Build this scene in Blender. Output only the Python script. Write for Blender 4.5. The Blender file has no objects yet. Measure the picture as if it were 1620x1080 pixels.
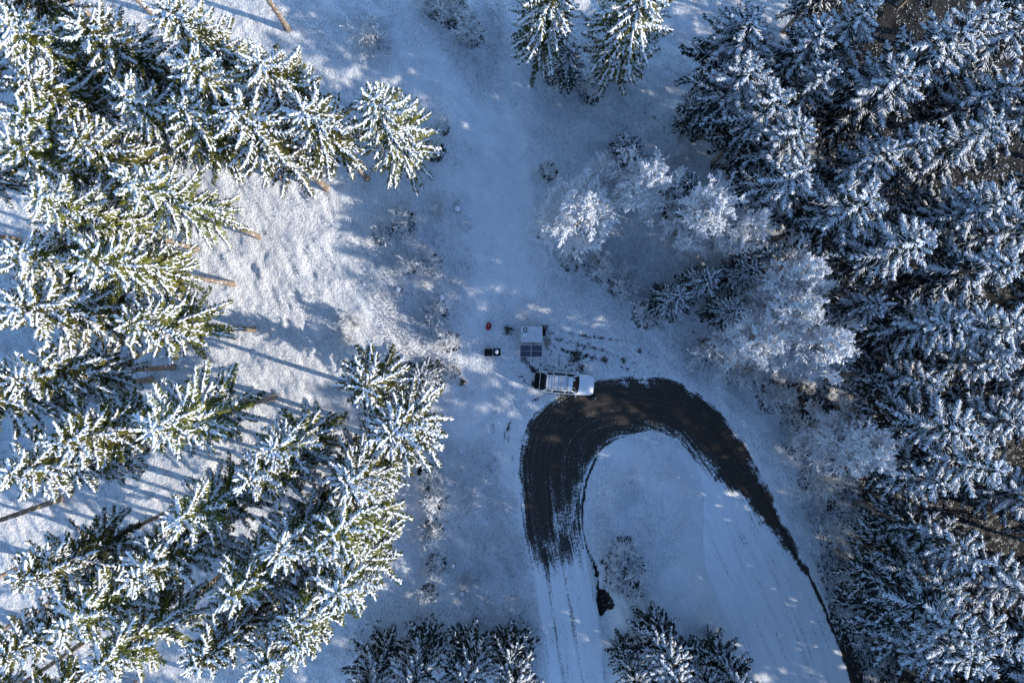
import bpy, bmesh, math, random
import numpy as np
from mathutils import Vector, Matrix

# ------------------------------------------------------------------ camera, sky, sun, exposure
SC = bpy.context.scene
COL = SC.collection
D = 58.0                                   # height of the drone over the clearing
HALF = D * math.tan(math.radians(73.7 / 2))
PX = 2 * HALF / 1620.0                     # metres on the ground per photograph pixel
cam_d = bpy.data.cameras.new('camera')
cam_d.sensor_fit = 'HORIZONTAL'
cam_d.angle = math.radians(73.7)
cam_d.clip_end = 2000
cam = bpy.data.objects.new('camera', cam_d)
cam.location = (0, 0, D)
COL.objects.link(cam)
SC.camera = cam

SUN_EL = math.radians(20.5)
SUN_XY = Vector((0.954, -0.30)).normalized()
sdir = Vector((SUN_XY.x * math.cos(SUN_EL), SUN_XY.y * math.cos(SUN_EL), math.sin(SUN_EL)))
world = bpy.data.worlds.new('World')
SC.world = world
world.use_nodes = True
wn = world.node_tree
for n in list(wn.nodes):
    wn.nodes.remove(n)
sky = wn.nodes.new('ShaderNodeTexSky')
sky.sky_type = 'NISHITA'
sky.sun_disc = False
sky.sun_elevation = SUN_EL
sky.sun_rotation = math.atan2(SUN_XY.x, SUN_XY.y)
sky.altitude = 600
sky.ozone_density = 4.2
sky.dust_density = 0.2
bg = wn.nodes.new('ShaderNodeBackground')
bg.inputs['Strength'].default_value = 0.15
wo = wn.nodes.new('ShaderNodeOutputWorld')
wn.links.new(sky.outputs[0], bg.inputs[0])
wn.links.new(bg.outputs[0], wo.inputs[0])
sun_d = bpy.data.lights.new('sun', 'SUN')
sun_d.energy = 2.9
sun_d.angle = math.radians(0.53)
sun_d.color = (1.0, 0.93, 0.83)
sun = bpy.data.objects.new('sun', sun_d)
sun.rotation_euler = sdir.to_track_quat('Z', 'Y').to_euler()
sun.location = sdir * 100
COL.objects.link(sun)
SC.view_settings.view_transform = 'Standard'
SC.view_settings.look = 'None'
SC.view_settings.exposure = 1.20
SC.view_settings.gamma = 1
SC.view_settings.use_curve_mapping = False
SC.cycles.max_bounces = 5
SC.cycles.diffuse_bounces = 3
SC.cycles.glossy_bounces = 2
SC.cycles.transmission_bounces = 2
SC.cycles.use_denoising = True

# ------------------------------------------------------------------ helpers
def W(px, py, z=0.0):
    """photograph pixel -> world x, y at height z"""
    k = PX * (D - z) / D
    return (px - 810) * k, (540 - py) * k

def tag(o, label=None, cat=None, group=None, kind=None):
    if label: o['label'] = label
    if cat: o['category'] = cat
    if group: o['group'] = group
    if kind: o['kind'] = kind
    return o

def link(name, data, parent=None):
    o = bpy.data.objects.new(name, data)
    COL.objects.link(o)
    if parent is not None:
        o.parent = parent
    return o

def empty(name, loc, rz=0.0):
    o = link(name, None)
    o.empty_display_size = 0.2
    o.location = loc
    o.rotation_euler = (0, 0, rz)
    return o

def np_mesh(name, verts, faces, mat, smooth=True, mats=None, midx=None):
    """verts (n,3); faces list of int arrays with a fixed corner count each"""
    me = bpy.data.meshes.new(name)
    verts = np.asarray(verts, np.float32)
    faces = [np.asarray(f, np.int32) for f in faces if len(f)]
    loops = np.concatenate([f.ravel() for f in faces])
    tot = np.concatenate([np.full(len(f), f.shape[1], np.int32) for f in faces])
    start = np.concatenate([[0], np.cumsum(tot)[:-1]]).astype(np.int32)
    me.vertices.add(len(verts)); me.vertices.foreach_set('co', verts.ravel())
    me.loops.add(len(loops)); me.loops.foreach_set('vertex_index', loops)
    me.polygons.add(len(tot)); me.polygons.foreach_set('loop_start', start)
    me.polygons.foreach_set('loop_total', tot)
    me.polygons.foreach_set('use_smooth', np.full(len(tot), smooth))
    if mats:
        for m in mats: me.materials.append(m)
        me.polygons.foreach_set('material_index', midx)
    else:
        me.materials.append(mat)
    me.update(calc_edges=True)
    return me

def fattr(me, name, vals):
    a = me.attributes.new(name, 'FLOAT', 'POINT')
    a.data.foreach_set('value', np.asarray(vals, np.float32))

def bm_mesh(name, bm, mat, smooth=False):
    me = bpy.data.meshes.new(name)
    bmesh.ops.recalc_face_normals(bm, faces=bm.faces)
    bm.to_mesh(me); bm.free()
    me.materials.append(mat)
    if smooth:
        me.polygons.foreach_set('use_smooth', np.full(len(me.polygons), True))
    return me

def box_bm(sx, sy, sz, c=(0, 0, 0), bev=0.0, seg=2, bm=None, rot=None):
    b = bmesh.new()
    bmesh.ops.create_cube(b, size=1.0)
    bmesh.ops.scale(b, vec=(sx, sy, sz), verts=b.verts)
    if bev > 0:
        bmesh.ops.bevel(b, geom=b.edges[:], offset=bev, segments=seg, affect='EDGES', profile=0.6)
    if rot is not None:
        bmesh.ops.rotate(b, verts=b.verts, matrix=rot)
    bmesh.ops.translate(b, vec=c, verts=b.verts)
    if bm is None:
        return b
    tmp = bpy.data.meshes.new('tmp'); b.to_mesh(tmp); b.free(); bm.from_mesh(tmp); bpy.data.meshes.remove(tmp)
    return bm

def cyl_bm(r, h, c=(0, 0, 0), axis='Z', seg=20, r2=None, bev=0.0, bm=None):
    b = bmesh.new()
    bmesh.ops.create_cone(b, cap_ends=True, segments=seg, radius1=r, radius2=r if r2 is None else r2, depth=h)
    if bev > 0:
        es = [e for e in b.edges if abs(e.verts[0].co.z - e.verts[1].co.z) < 1e-5]
        bmesh.ops.bevel(b, geom=es, offset=bev, segments=2, affect='EDGES')
    if axis == 'X': bmesh.ops.rotate(b, verts=b.verts, matrix=Matrix.Rotation(math.pi / 2, 3, 'Y'))
    if axis == 'Y': bmesh.ops.rotate(b, verts=b.verts, matrix=Matrix.Rotation(math.pi / 2, 3, 'X'))
    bmesh.ops.translate(b, vec=c, verts=b.verts)
    if bm is None:
        return b
    tmp = bpy.data.meshes.new('tmp'); b.to_mesh(tmp); b.free(); bm.from_mesh(tmp); bpy.data.meshes.remove(tmp)
    return bm

def bar_bm(p, q, r, seg=8, bm=None):
    p, q = Vector(p), Vector(q)
    b = bmesh.new()
    bmesh.ops.create_cone(b, cap_ends=True, segments=seg, radius1=r, radius2=r, depth=(q - p).length)
    bmesh.ops.rotate(b, verts=b.verts, matrix=(q - p).to_track_quat('Z', 'Y').to_matrix())
    bmesh.ops.translate(b, vec=(p + q) / 2, verts=b.verts)
    if bm is None:
        return b
    tmp = bpy.data.meshes.new('tmp'); b.to_mesh(tmp); b.free(); bm.from_mesh(tmp); bpy.data.meshes.remove(tmp)
    return bm

def part(name, bm, mat, parent, smooth=False):
    return link(name, bm_mesh(name, bm, mat, smooth), parent)

ORD = ['first', 'second', 'third', 'fourth', 'fifth', 'sixth', 'seventh', 'eighth', 'ninth', 'tenth',
       'eleventh', 'twelfth', 'thirteenth', 'fourteenth', 'fifteenth', 'sixteenth', 'seventeenth', 'eighteenth',
       'nineteenth', 'twentieth'] + ['twenty-' + w for w in ('first', 'second', 'third', 'fourth', 'fifth', 'sixth', 'seventh', 'eighth', 'ninth')] + ['thirtieth'] + ['thirty-' + w for w in ('first', 'second', 'third', 'fourth', 'fifth', 'sixth', 'seventh', 'eighth', 'ninth')]

PERM = np.random.RandomState(7).rand(512, 512)
def vnoise(x, y, seed=0):
    x = np.asarray(x, float) + seed * 37.17; y = np.asarray(y, float) + seed * 91.73
    xi = np.floor(x).astype(int); yi = np.floor(y).astype(int)
    fx = x - xi; fy = y - yi
    fx = fx * fx * fx * (fx * (fx * 6 - 15) + 10); fy = fy * fy * fy * (fy * (fy * 6 - 15) + 10)
    g = lambda a, b: PERM[a % 512, b % 512]
    v = (g(xi, yi) * (1 - fx) + g(xi + 1, yi) * fx) * (1 - fy) + (g(xi, yi + 1) * (1 - fx) + g(xi + 1, yi + 1) * fx) * fy
    return v * 2 - 1

def sstep(a, b, x):
    t = np.clip((x - a) / (b - a), 0, 1)
    return t * t * (3 - 2 * t)

def seg_dist(x, y, poly, closed=False):
    d = np.full(np.shape(x), 1e9)
    n = len(poly)
    for i in range(n if closed else n - 1):
        ax, ay = poly[i]; bx, by = poly[(i + 1) % n]
        ex, ey = bx - ax, by - ay
        t = np.clip(((x - ax) * ex + (y - ay) * ey) / (ex * ex + ey * ey + 1e-9), 0, 1)
        d = np.minimum(d, np.hypot(x - ax - t * ex, y - ay - t * ey))
    return d

def sdf(x, y, poly):
    """signed distance, negative inside"""
    ins = np.zeros(np.shape(x), bool)
    n = len(poly)
    for i in range(n):
        ax, ay = poly[i]; bx, by = poly[(i + 1) % n]
        c = ((ay > y) != (by > y)) & (x < (bx - ax) * (y - ay) / (by - ay + 1e-12) + ax)
        ins ^= c
    d = seg_dist(x, y, poly, True)
    return np.where(ins, -d, d)

def catmull(P, n):
    P = np.asarray(P, float)
    P = np.vstack([2 * P[0] - P[1], P, 2 * P[-1] - P[-2]])
    out = []
    m = len(P) - 3
    ts = np.linspace(0, m - 1e-6, n)
    i = ts.astype(int); t = (ts - i)[:, None]
    p0, p1, p2, p3 = P[i], P[i + 1], P[i + 2], P[i + 3]
    return 0.5 * (2 * p1 + (p2 - p0) * t + (2 * p0 - 5 * p1 + 4 * p2 - p3) * t ** 2 + (3 * p1 - p0 - 3 * p2 + p3) * t ** 3)

# ------------------------------------------------------------------ materials
class NT:
    def __init__(self, name):
        self.m = bpy.data.materials.new(name); self.m.use_nodes = True
        self.t = self.m.node_tree
        self.b = self.t.nodes['Principled BSDF']
    def n(self, kind, **kw):
        nd = self.t.nodes.new(kind)
        for k, v in kw.items():
            if k.startswith('i_'): nd.inputs[k[2:].replace('_', ' ')].default_value = v
            else: setattr(nd, k, v)
        return nd
    def l(self, a, b): self.t.links.new(a, b)
    def obj(self): return self.n('ShaderNodeTexCoord').outputs['Object']
    def noise(self, scale, detail=4, rough=0.55, vec=None):
        nd = self.n('ShaderNodeTexNoise'); nd.inputs['Scale'].default_value = scale
        nd.inputs['Detail'].default_value = detail; nd.inputs['Roughness'].default_value = rough
        if vec is not None: self.l(vec, nd.inputs['Vector'])
        return nd.outputs['Fac']
    def math(self, op, a, b=None, clamp=False):
        nd = self.n('ShaderNodeMath', operation=op, use_clamp=clamp)
        for i, v in enumerate((a, b)):
            if v is None: continue
            if isinstance(v, (int, float)): nd.inputs[i].default_value = v
            else: self.l(v, nd.inputs[i])
        return nd.outputs[0]
    def ramp(self, fac, lo, hi, a=0.0, b=1.0):
        nd = self.n('ShaderNodeMapRange', interpolation_type='SMOOTHSTEP')
        self.l(fac, nd.inputs[0])
        for i, v in zip((1, 2, 3, 4), (lo, hi, a, b)): nd.inputs[i].default_value = v
        return nd.outputs[0]
    def mix(self, fac, a, b):
        nd = self.n('ShaderNodeMix', data_type='RGBA')
        if isinstance(fac, (int, float)): nd.inputs[0].default_value = fac
        else: self.l(fac, nd.inputs[0])
        for i, v in ((6, a), (7, b)):
            if isinstance(v, tuple): nd.inputs[i].default_value = (*v, 1)
            else: self.l(v, nd.inputs[i])
        return nd.outputs[2]
    def attr(self, name): return self.n('ShaderNodeAttribute', attribute_name=name).outputs['Fac']
    def bump(self, h, strength=0.5, dist=0.05):
        nd = self.n('ShaderNodeBump'); nd.inputs['Strength'].default_value = strength
        nd.inputs['Distance'].default_value = dist
        self.l(h, nd.inputs['Height']); self.l(nd.outputs[0], self.b.inputs['Normal'])
    def col(self, c):
        if isinstance(c, tuple): self.b.inputs['Base Color'].default_value = (*c, 1)
        else: self.l(c, self.b.inputs['Base Color'])
    def rough(self, r): self.b.inputs['Roughness'].default_value = r
    def spec(self, s): self.b.inputs['Specular IOR Level'].default_value = s
    def rand(self): return self.n('ShaderNodeObjectInfo').outputs['Random']

def simple(name, col, rough=0.5, metal=0.0, var=0.12, scale=6.0, spec=0.5):
    t = NT(name)
    f = t.noise(scale, 5, 0.6, t.obj())
    dk = tuple(c * (1 - var) for c in col); lt = tuple(min(1, c * (1 + var)) for c in col)
    t.col(t.mix(t.ramp(f, 0.3, 0.7), dk, lt))
    t.rough(rough); t.spec(spec)
    t.b.inputs['Metallic'].default_value = metal
    return t.m

def m_snow():
    t = NT('snow_on_branches'); o = t.obj()
    n = t.noise(9, 4, 0.6, o)
    t.col(t.mix(t.ramp(n, 0.3, 0.7), (0.80, 0.82, 0.85), (0.88, 0.89, 0.90)))
    t.rough(0.7); t.spec(0.2)
    t.bump(t.noise(40, 3, 0.6, o), 0.6, 0.03)
    return t.m

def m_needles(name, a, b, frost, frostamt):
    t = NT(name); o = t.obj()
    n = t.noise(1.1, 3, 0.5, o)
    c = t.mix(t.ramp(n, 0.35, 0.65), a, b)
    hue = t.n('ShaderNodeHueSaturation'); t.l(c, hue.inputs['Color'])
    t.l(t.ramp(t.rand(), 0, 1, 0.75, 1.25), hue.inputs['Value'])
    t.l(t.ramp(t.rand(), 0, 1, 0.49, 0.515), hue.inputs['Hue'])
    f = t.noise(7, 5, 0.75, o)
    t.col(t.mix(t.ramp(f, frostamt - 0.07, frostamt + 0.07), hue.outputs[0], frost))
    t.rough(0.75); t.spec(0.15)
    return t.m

def m_bark():
    t = NT('spruce_bark'); o = t.obj()
    mp = t.n('ShaderNodeMapping'); mp.inputs['Scale'].default_value = (1, 1, 0.25); t.l(o, mp.inputs[0])
    n = t.noise(14, 5, 0.65, mp.outputs[0])
    c = t.mix(t.ramp(n, 0.3, 0.7), (0.16, 0.115, 0.085), (0.33, 0.26, 0.20))
    s = t.noise(3.5, 4, 0.6, o)
    t.col(t.mix(t.ramp(s, 0.55, 0.66), c, (0.72, 0.73, 0.75)))
    t.rough(0.9); t.spec(0.1); t.bump(n, 0.8, 0.04)
    return t.m

def m_frost(name, a, b):
    t = NT(name); o = t.obj()
    n = t.noise(5, 4, 0.6, o)
    t.col(t.mix(t.ramp(n, 0.32, 0.66), a, b)); t.rough(0.7); t.spec(0.15)
    return t.m

def m_ground():
    t = NT('snowy_ground'); o = t.obj()
    cov = t.attr('cover')
    n = t.noise(2.6, 8, 0.72, o)
    n2 = t.noise(0.35, 3, 0.5, o)
    k = t.math('ADD', cov, t.math('MULTIPLY', t.math('SUBTRACT', n, 0.5), 1.5))
    k = t.math('ADD', k, t.math('MULTIPLY', t.math('SUBTRACT', n2, 0.5), 0.35))
    fac = t.ramp(k, 0.40, 0.56)
    soil = t.mix(t.ramp(t.noise(6, 6, 0.7, o), 0.35, 0.65), (0.012, 0.012, 0.012), (0.040, 0.035, 0.032))
    sn = t.mix(t.ramp(t.noise(0.8, 5, 0.6, o), 0.3, 0.7), (0.80, 0.815, 0.84), (0.88, 0.885, 0.89))
    # thin snow lets a little of the dead grass through
    mp = t.n('ShaderNodeMapping'); mp.inputs['Rotation'].default_value = (0, 0, 0.65); mp.inputs['Scale'].default_value = (1.0, 0.42, 1); t.l(o, mp.inputs[0])
    thin = t.ramp(t.noise(8, 7, 0.8, mp.outputs[0]), 0.34, 0.56)
    thin = t.math('MAXIMUM', thin, t.ramp(t.math('ADD', t.noise(0.28, 4, 0.6, o), t.math('MULTIPLY', t.math('SUBTRACT', cov, 0.95), 1.2)), 0.38, 0.62))
    sn = t.mix(thin, (0.45, 0.445, 0.45), sn)
    t.col(t.mix(fac, soil, sn)); t.rough(0.75); t.spec(0.2)
    h = t.math('ADD', t.math('MULTIPLY', t.noise(5.5, 6, 0.65, o), 0.7), t.math('MULTIPLY', fac, 0.25))
    t.bump(h, 1.0, 0.30)
    return t.m

def m_road():
    t = NT('gravel_and_snow_road'); o = t.obj()
    cov = t.attr('cover')
    cx = t.n('ShaderNodeCombineXYZ'); t.l(t.attr('along'), cx.inputs[0]); t.l(t.attr('across'), cx.inputs[1])
    mp = t.n('ShaderNodeMapping'); mp.inputs['Scale'].default_value = (0.22, 1.9, 1); t.l(cx.outputs[0], mp.inputs[0])
    st = t.noise(1.0, 5, 0.6, mp.outputs[0])
    mp2 = t.n('ShaderNodeMapping'); mp2.inputs['Scale'].default_value = (0.10, 5.0, 1); t.l(cx.outputs[0], mp2.inputs[0])
    st2 = t.noise(1.0, 5, 0.65, mp2.outputs[0])
    n = t.noise(5.0, 9, 0.78, o)
    nf = t.noise(17, 6, 0.8, o)
    k = t.math('ADD', cov, t.math('MULTIPLY', t.math('SUBTRACT', n, 0.5), 1.5))
    k = t.math('ADD', k, t.math('MULTIPLY', t.math('SUBTRACT', st, 0.5), 0.6))
    k = t.math('ADD', k, t.math('MULTIPLY', t.math('SUBTRACT', nf, 0.5), 1.6))
    k = t.math('ADD', k, t.math('MULTIPLY', t.math('SUBTRACT', st2, 0.5), 1.1))
    fac = t.ramp(k, 0.47, 0.62)
    gr = t.mix(t.ramp(t.noise(9, 8, 0.75, o), 0.35, 0.68), (0.014, 0.012, 0.010), (0.066, 0.055, 0.045))
    gr = t.mix(t.ramp(t.noise(1.2, 3, 0.5, o), 0.52, 0.80, 0.0, 0.5), gr, (0.085, 0.066, 0.048))
    gr = t.mix(t.ramp(st2, 0.42, 0.66, 0.0, 0.45), gr, (0.080, 0.068, 0.057))
    sn = t.mix(t.ramp(st, 0.25, 0.65), (0.77, 0.785, 0.81), (0.86, 0.87, 0.885))
    sn = t.mix(t.ramp(t.noise(10, 7, 0.8, o), 0.30, 0.50), (0.48, 0.475, 0.48), sn)
    t.col(t.mix(fac, gr, sn)); t.rough(0.85); t.spec(0.2)
    h = t.math('ADD', t.noise(12, 6, 0.7, o), t.math('MULTIPLY', fac, 0.8))
    t.bump(h, 0.6, 0.05)
    return t.m

def m_blades():
    t = NT('frosted_grass_blades')
    r = t.attr('tone')
    t.col(t.mix(t.ramp(r, 0.25, 0.75), (0.16, 0.13, 0.10), (0.80, 0.81, 0.83))); t.rough(0.8); t.spec(0.1)
    return t.m

def m_cells():
    t = NT('solar_cells'); o = t.obj()
    br = t.n('ShaderNodeTexBrick', offset=0.0)
    for k, v in (('Scale', 1.0), ('Mortar Size', 0.006), ('Brick Width', 0.075), ('Row Height', 0.075)): br.inputs[k].default_value = v
    br.inputs['Color1'].default_value = (0.012, 0.016, 0.035, 1); br.inputs['Color2'].default_value = (0.018, 0.022, 0.045, 1)
    br.inputs['Mortar'].default_value = (0.16, 0.17, 0.2, 1)
    t.l(o, br.inputs['Vector']); t.col(br.outputs[0]); t.rough(0.45); t.spec(0.2)
    return t.m

M = dict(
    snow=m_snow(),
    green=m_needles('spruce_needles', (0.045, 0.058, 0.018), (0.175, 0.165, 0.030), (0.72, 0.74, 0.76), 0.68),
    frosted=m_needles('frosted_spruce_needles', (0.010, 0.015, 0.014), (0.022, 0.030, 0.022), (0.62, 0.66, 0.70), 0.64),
    bark=m_bark(),
    hoar=m_frost('hoar_frost_on_needles', (0.40, 0.43, 0.47), (0.82, 0.83, 0.85)),
    frost=m_frost('hoar_frost_twigs', (0.70, 0.71, 0.73), (0.88, 0.88, 0.89)),
    bushfrost=m_frost('frosted_bush_twigs', (0.60, 0.60, 0.61), (0.86, 0.87, 0.88)),
    darktwig=m_frost('dark_bush_twigs', (0.05, 0.038, 0.03), (0.20, 0.17, 0.14)),
    ground=m_ground(), road=m_road(), blades=m_blades(),
    white=simple('white_car_paint', (0.74, 0.75, 0.76), 0.28, var=0.05),
    silver=simple('silver_roof_rack', (0.55, 0.56, 0.58), 0.38, 0.4, 0.08),
    glass=simple('dark_car_glass', (0.008, 0.009, 0.011), 0.12, var=0.2, spec=0.25),
    black=simple('black_plastic', (0.006, 0.006, 0.007), 0.75, var=0.3, spec=0.2),
    rubber=simple('rubber', (0.02, 0.02, 0.02), 0.8, var=0.3),
    rim=simple('wheel_metal', (0.4, 0.4, 0.42), 0.4, 0.7),
    lamp=simple('clear_lamp_lens', (0.7, 0.72, 0.74), 0.15),
    redlens=simple('red_lamp_lens', (0.35, 0.02, 0.02), 0.2),
    tan=simple('tan_edge_strip', (0.62, 0.52, 0.42), 0.5),
    roofgrey=simple('trailer_roof', (0.56, 0.56, 0.57), 0.5, var=0.09, scale=3),
    trailer=simple('trailer_wall', (0.30, 0.30, 0.31), 0.5, var=0.1),
    vent=simple('dark_vent', (0.10, 0.12, 0.15), 0.5),
    whiteplast=simple('white_plastic', (0.80, 0.81, 0.82), 0.4, var=0.05),
    steel=simple('galvanised_steel', (0.35, 0.36, 0.38), 0.45, 0.6, 0.2),
    alu=simple('panel_frame', (0.62, 0.63, 0.65), 0.4, 0.3),
    cells=m_cells(),
    red=simple('red_plastic', (0.42, 0.03, 0.022), 0.4, var=0.25, scale=4),
    wood=simple('weathered_wood', (0.28, 0.23, 0.19), 0.85, var=0.35, scale=9),
    brown=simple('brown_cloth', (0.16, 0.085, 0.05), 0.9, var=0.35, scale=8),
    sack=simple('black_sack', (0.018, 0.018, 0.018), 0.6, var=0.4),
    mattewhite=simple('matte_white', (0.85, 0.85, 0.82), 0.6, var=0.04),
    earth=simple('wet_dark_earth', (0.018, 0.015, 0.013), 0.7, var=0.5, scale=5),
)

# ------------------------------------------------------------------ the ground and the hairpin road
PAIRS = [((885, 1240), (985, 1240)), ((876, 1150), (972, 1150)), ((866, 1080), (962, 1080)), ((853, 980), (950, 985)), ((840, 900), (934, 905)),
         ((827, 840), (924, 845)), ((821, 790), (920, 795)), ((817, 740), (927, 752)), ((823, 694), (944, 722)), ((845, 650), (966, 704)),
         ((885, 618), (990, 692)), ((938, 600), (1012, 686)), ((1000, 592), (1032, 684)), ((1060, 597), (1052, 689)),
         ((1113, 624), (1073, 701)), ((1156, 668), (1093, 722)), ((1195, 728), (1108, 760)), ((1230, 792), (1112, 820)),
         ((1257, 850), (1112, 880)), ((1284, 905), (1128, 940)), ((1318, 985), (1165, 1015)), ((1354, 1080), (1215, 1100)), ((1400, 1210), (1270, 1230))]
outer = catmull([p[0] for p in PAIRS], 560)
inner = catmull([p[1] for p in PAIRS], 560)
ROADPOLY = [tuple(p) for p in outer[::7]] + [tuple(p) for p in inner[::-7]]
DARK = [(858, 876), (846, 848), (833, 800), (826, 745), (832, 697), (852, 657), (890, 628), (940, 611), (1000, 602), (1040, 602),
        (1075, 611), (1110, 633), (1150, 673), (1190, 733), (1222, 791), (1248, 846), (1276, 902),
        (1266, 895), (1248, 868), (1224, 838), (1198, 808), (1168, 778), (1134, 746), (1105, 722), (1080, 702), (1050, 689),
        (1020, 685), (985, 694), (955, 714), (935, 737), (920, 764), (912, 800), (905, 836), (894, 856), (884, 815), (876, 838)]
DITCH = [(1274, 898), (1287, 925), (1300, 952), (1318, 992), (1334, 1030), (1348, 1068), (1366, 1110)]
BANK = [(944, 722), (928, 760), (921, 800), (920, 835), (926, 864), (938, 888), (944, 905), (946, 930)]
PIT = [(947, 931), (957, 929), (964, 944), (968, 955), (960, 968), (951, 979), (944, 968), (941, 950)]
TRACKS = [[(988, 604), (1003, 630), (1026, 662)], [(1016, 602), (1036, 628), (1062, 652)]]
ISLAND = [(930, 790), (960, 730), (1030, 700), (1080, 730), (1110, 800), (1110, 880), (1150, 980), (1200, 1080), (1220, 1150), (985, 1150), (965, 1040), (958, 960), (940, 880)]

BUSHPX = [(640, 352, 1.0), (604, 372, .9), (648, 420, .8), (684, 420, .9), (690, 495, 1.0), (712, 540, .9), (716, 590, .7), (676, 752, 1.1), (690, 790, 1.1), (684, 838, 1.0), (692, 892, 1.0), (678, 935, .8), (742, 918, .6), (985, 862, 1.1), (965, 888, .9), (1000, 892, 1.1), (975, 915, 1.0), (1002, 930, .9), (715, 22, 1.3), (745, 55, 1.2), (690, 10, 1.2), (590, 62, 1.1), (690, 240, 1.0), (700, 205, .8), (868, 272, .9), (905, 410, 1.1), (950, 425, 1.1), (985, 455, 1.0), (1020, 500, 1.1), (1110, 560, 1.2), (1165, 590, 1.2), (1215, 625, 1.3), (1255, 690, 1.3), (1285, 760, 1.2), (1320, 840, 1.2), (1345, 900, 1.1), (880, 118, 1.0), (935, 140, 1.1)]
def ground_h(x, y):
    px = x / PX + 810; py = 540 - y / PX
    rd = sdf(px, py, ROADPOLY)
    camp = 1 - sstep(70, 130, np.hypot((px - 845), (py - 565)))
    flat = np.maximum(1 - sstep(0, 40, rd), camp * 0.9)
    big = 0.35 * vnoise(x / 11, y / 11, 1) + 0.15 * vnoise(x / 5, y / 5, 2)
    isl = sstep(0, 45, -sdf(px, py, ISLAND)) * 0.55
    rough = 1.0 - 0.75 * np.maximum(1 - sstep(0, 14, rd), camp) 
    rough = rough * (1.05 + 0.30 * (1 - sstep(480, 640, px)))
    u = x * 0.80 + y * 0.6; v = -x * 0.6 + y * 0.80
    fine = 0.085 * vnoise(u / 0.55, v / 1.5, 3) + 0.05 * vnoise(u / 0.33, v / 0.8, 4) + 0.09 * vnoise(x / 1.9, y / 1.9, 5) + 0.03 * vnoise(x / 0.3, y / 0.3, 6)
    h = big * (1 - flat) + isl + fine * rough
    pit = sdf(px, py, PIT)
    h = h - 0.6 * (1 - sstep(-7, 2, pit)) - 0.18 * (1 - sstep(1.0, 4.0, seg_dist(px, py, BANK)))
    h = np.where(rd < -3, np.minimum(h, -0.0) * 0 - 0.07 + 0.0 * h, h)
    return h

def gz(x, y):
    return float(ground_h(np.array([x]), np.array([y]))[0])

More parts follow.
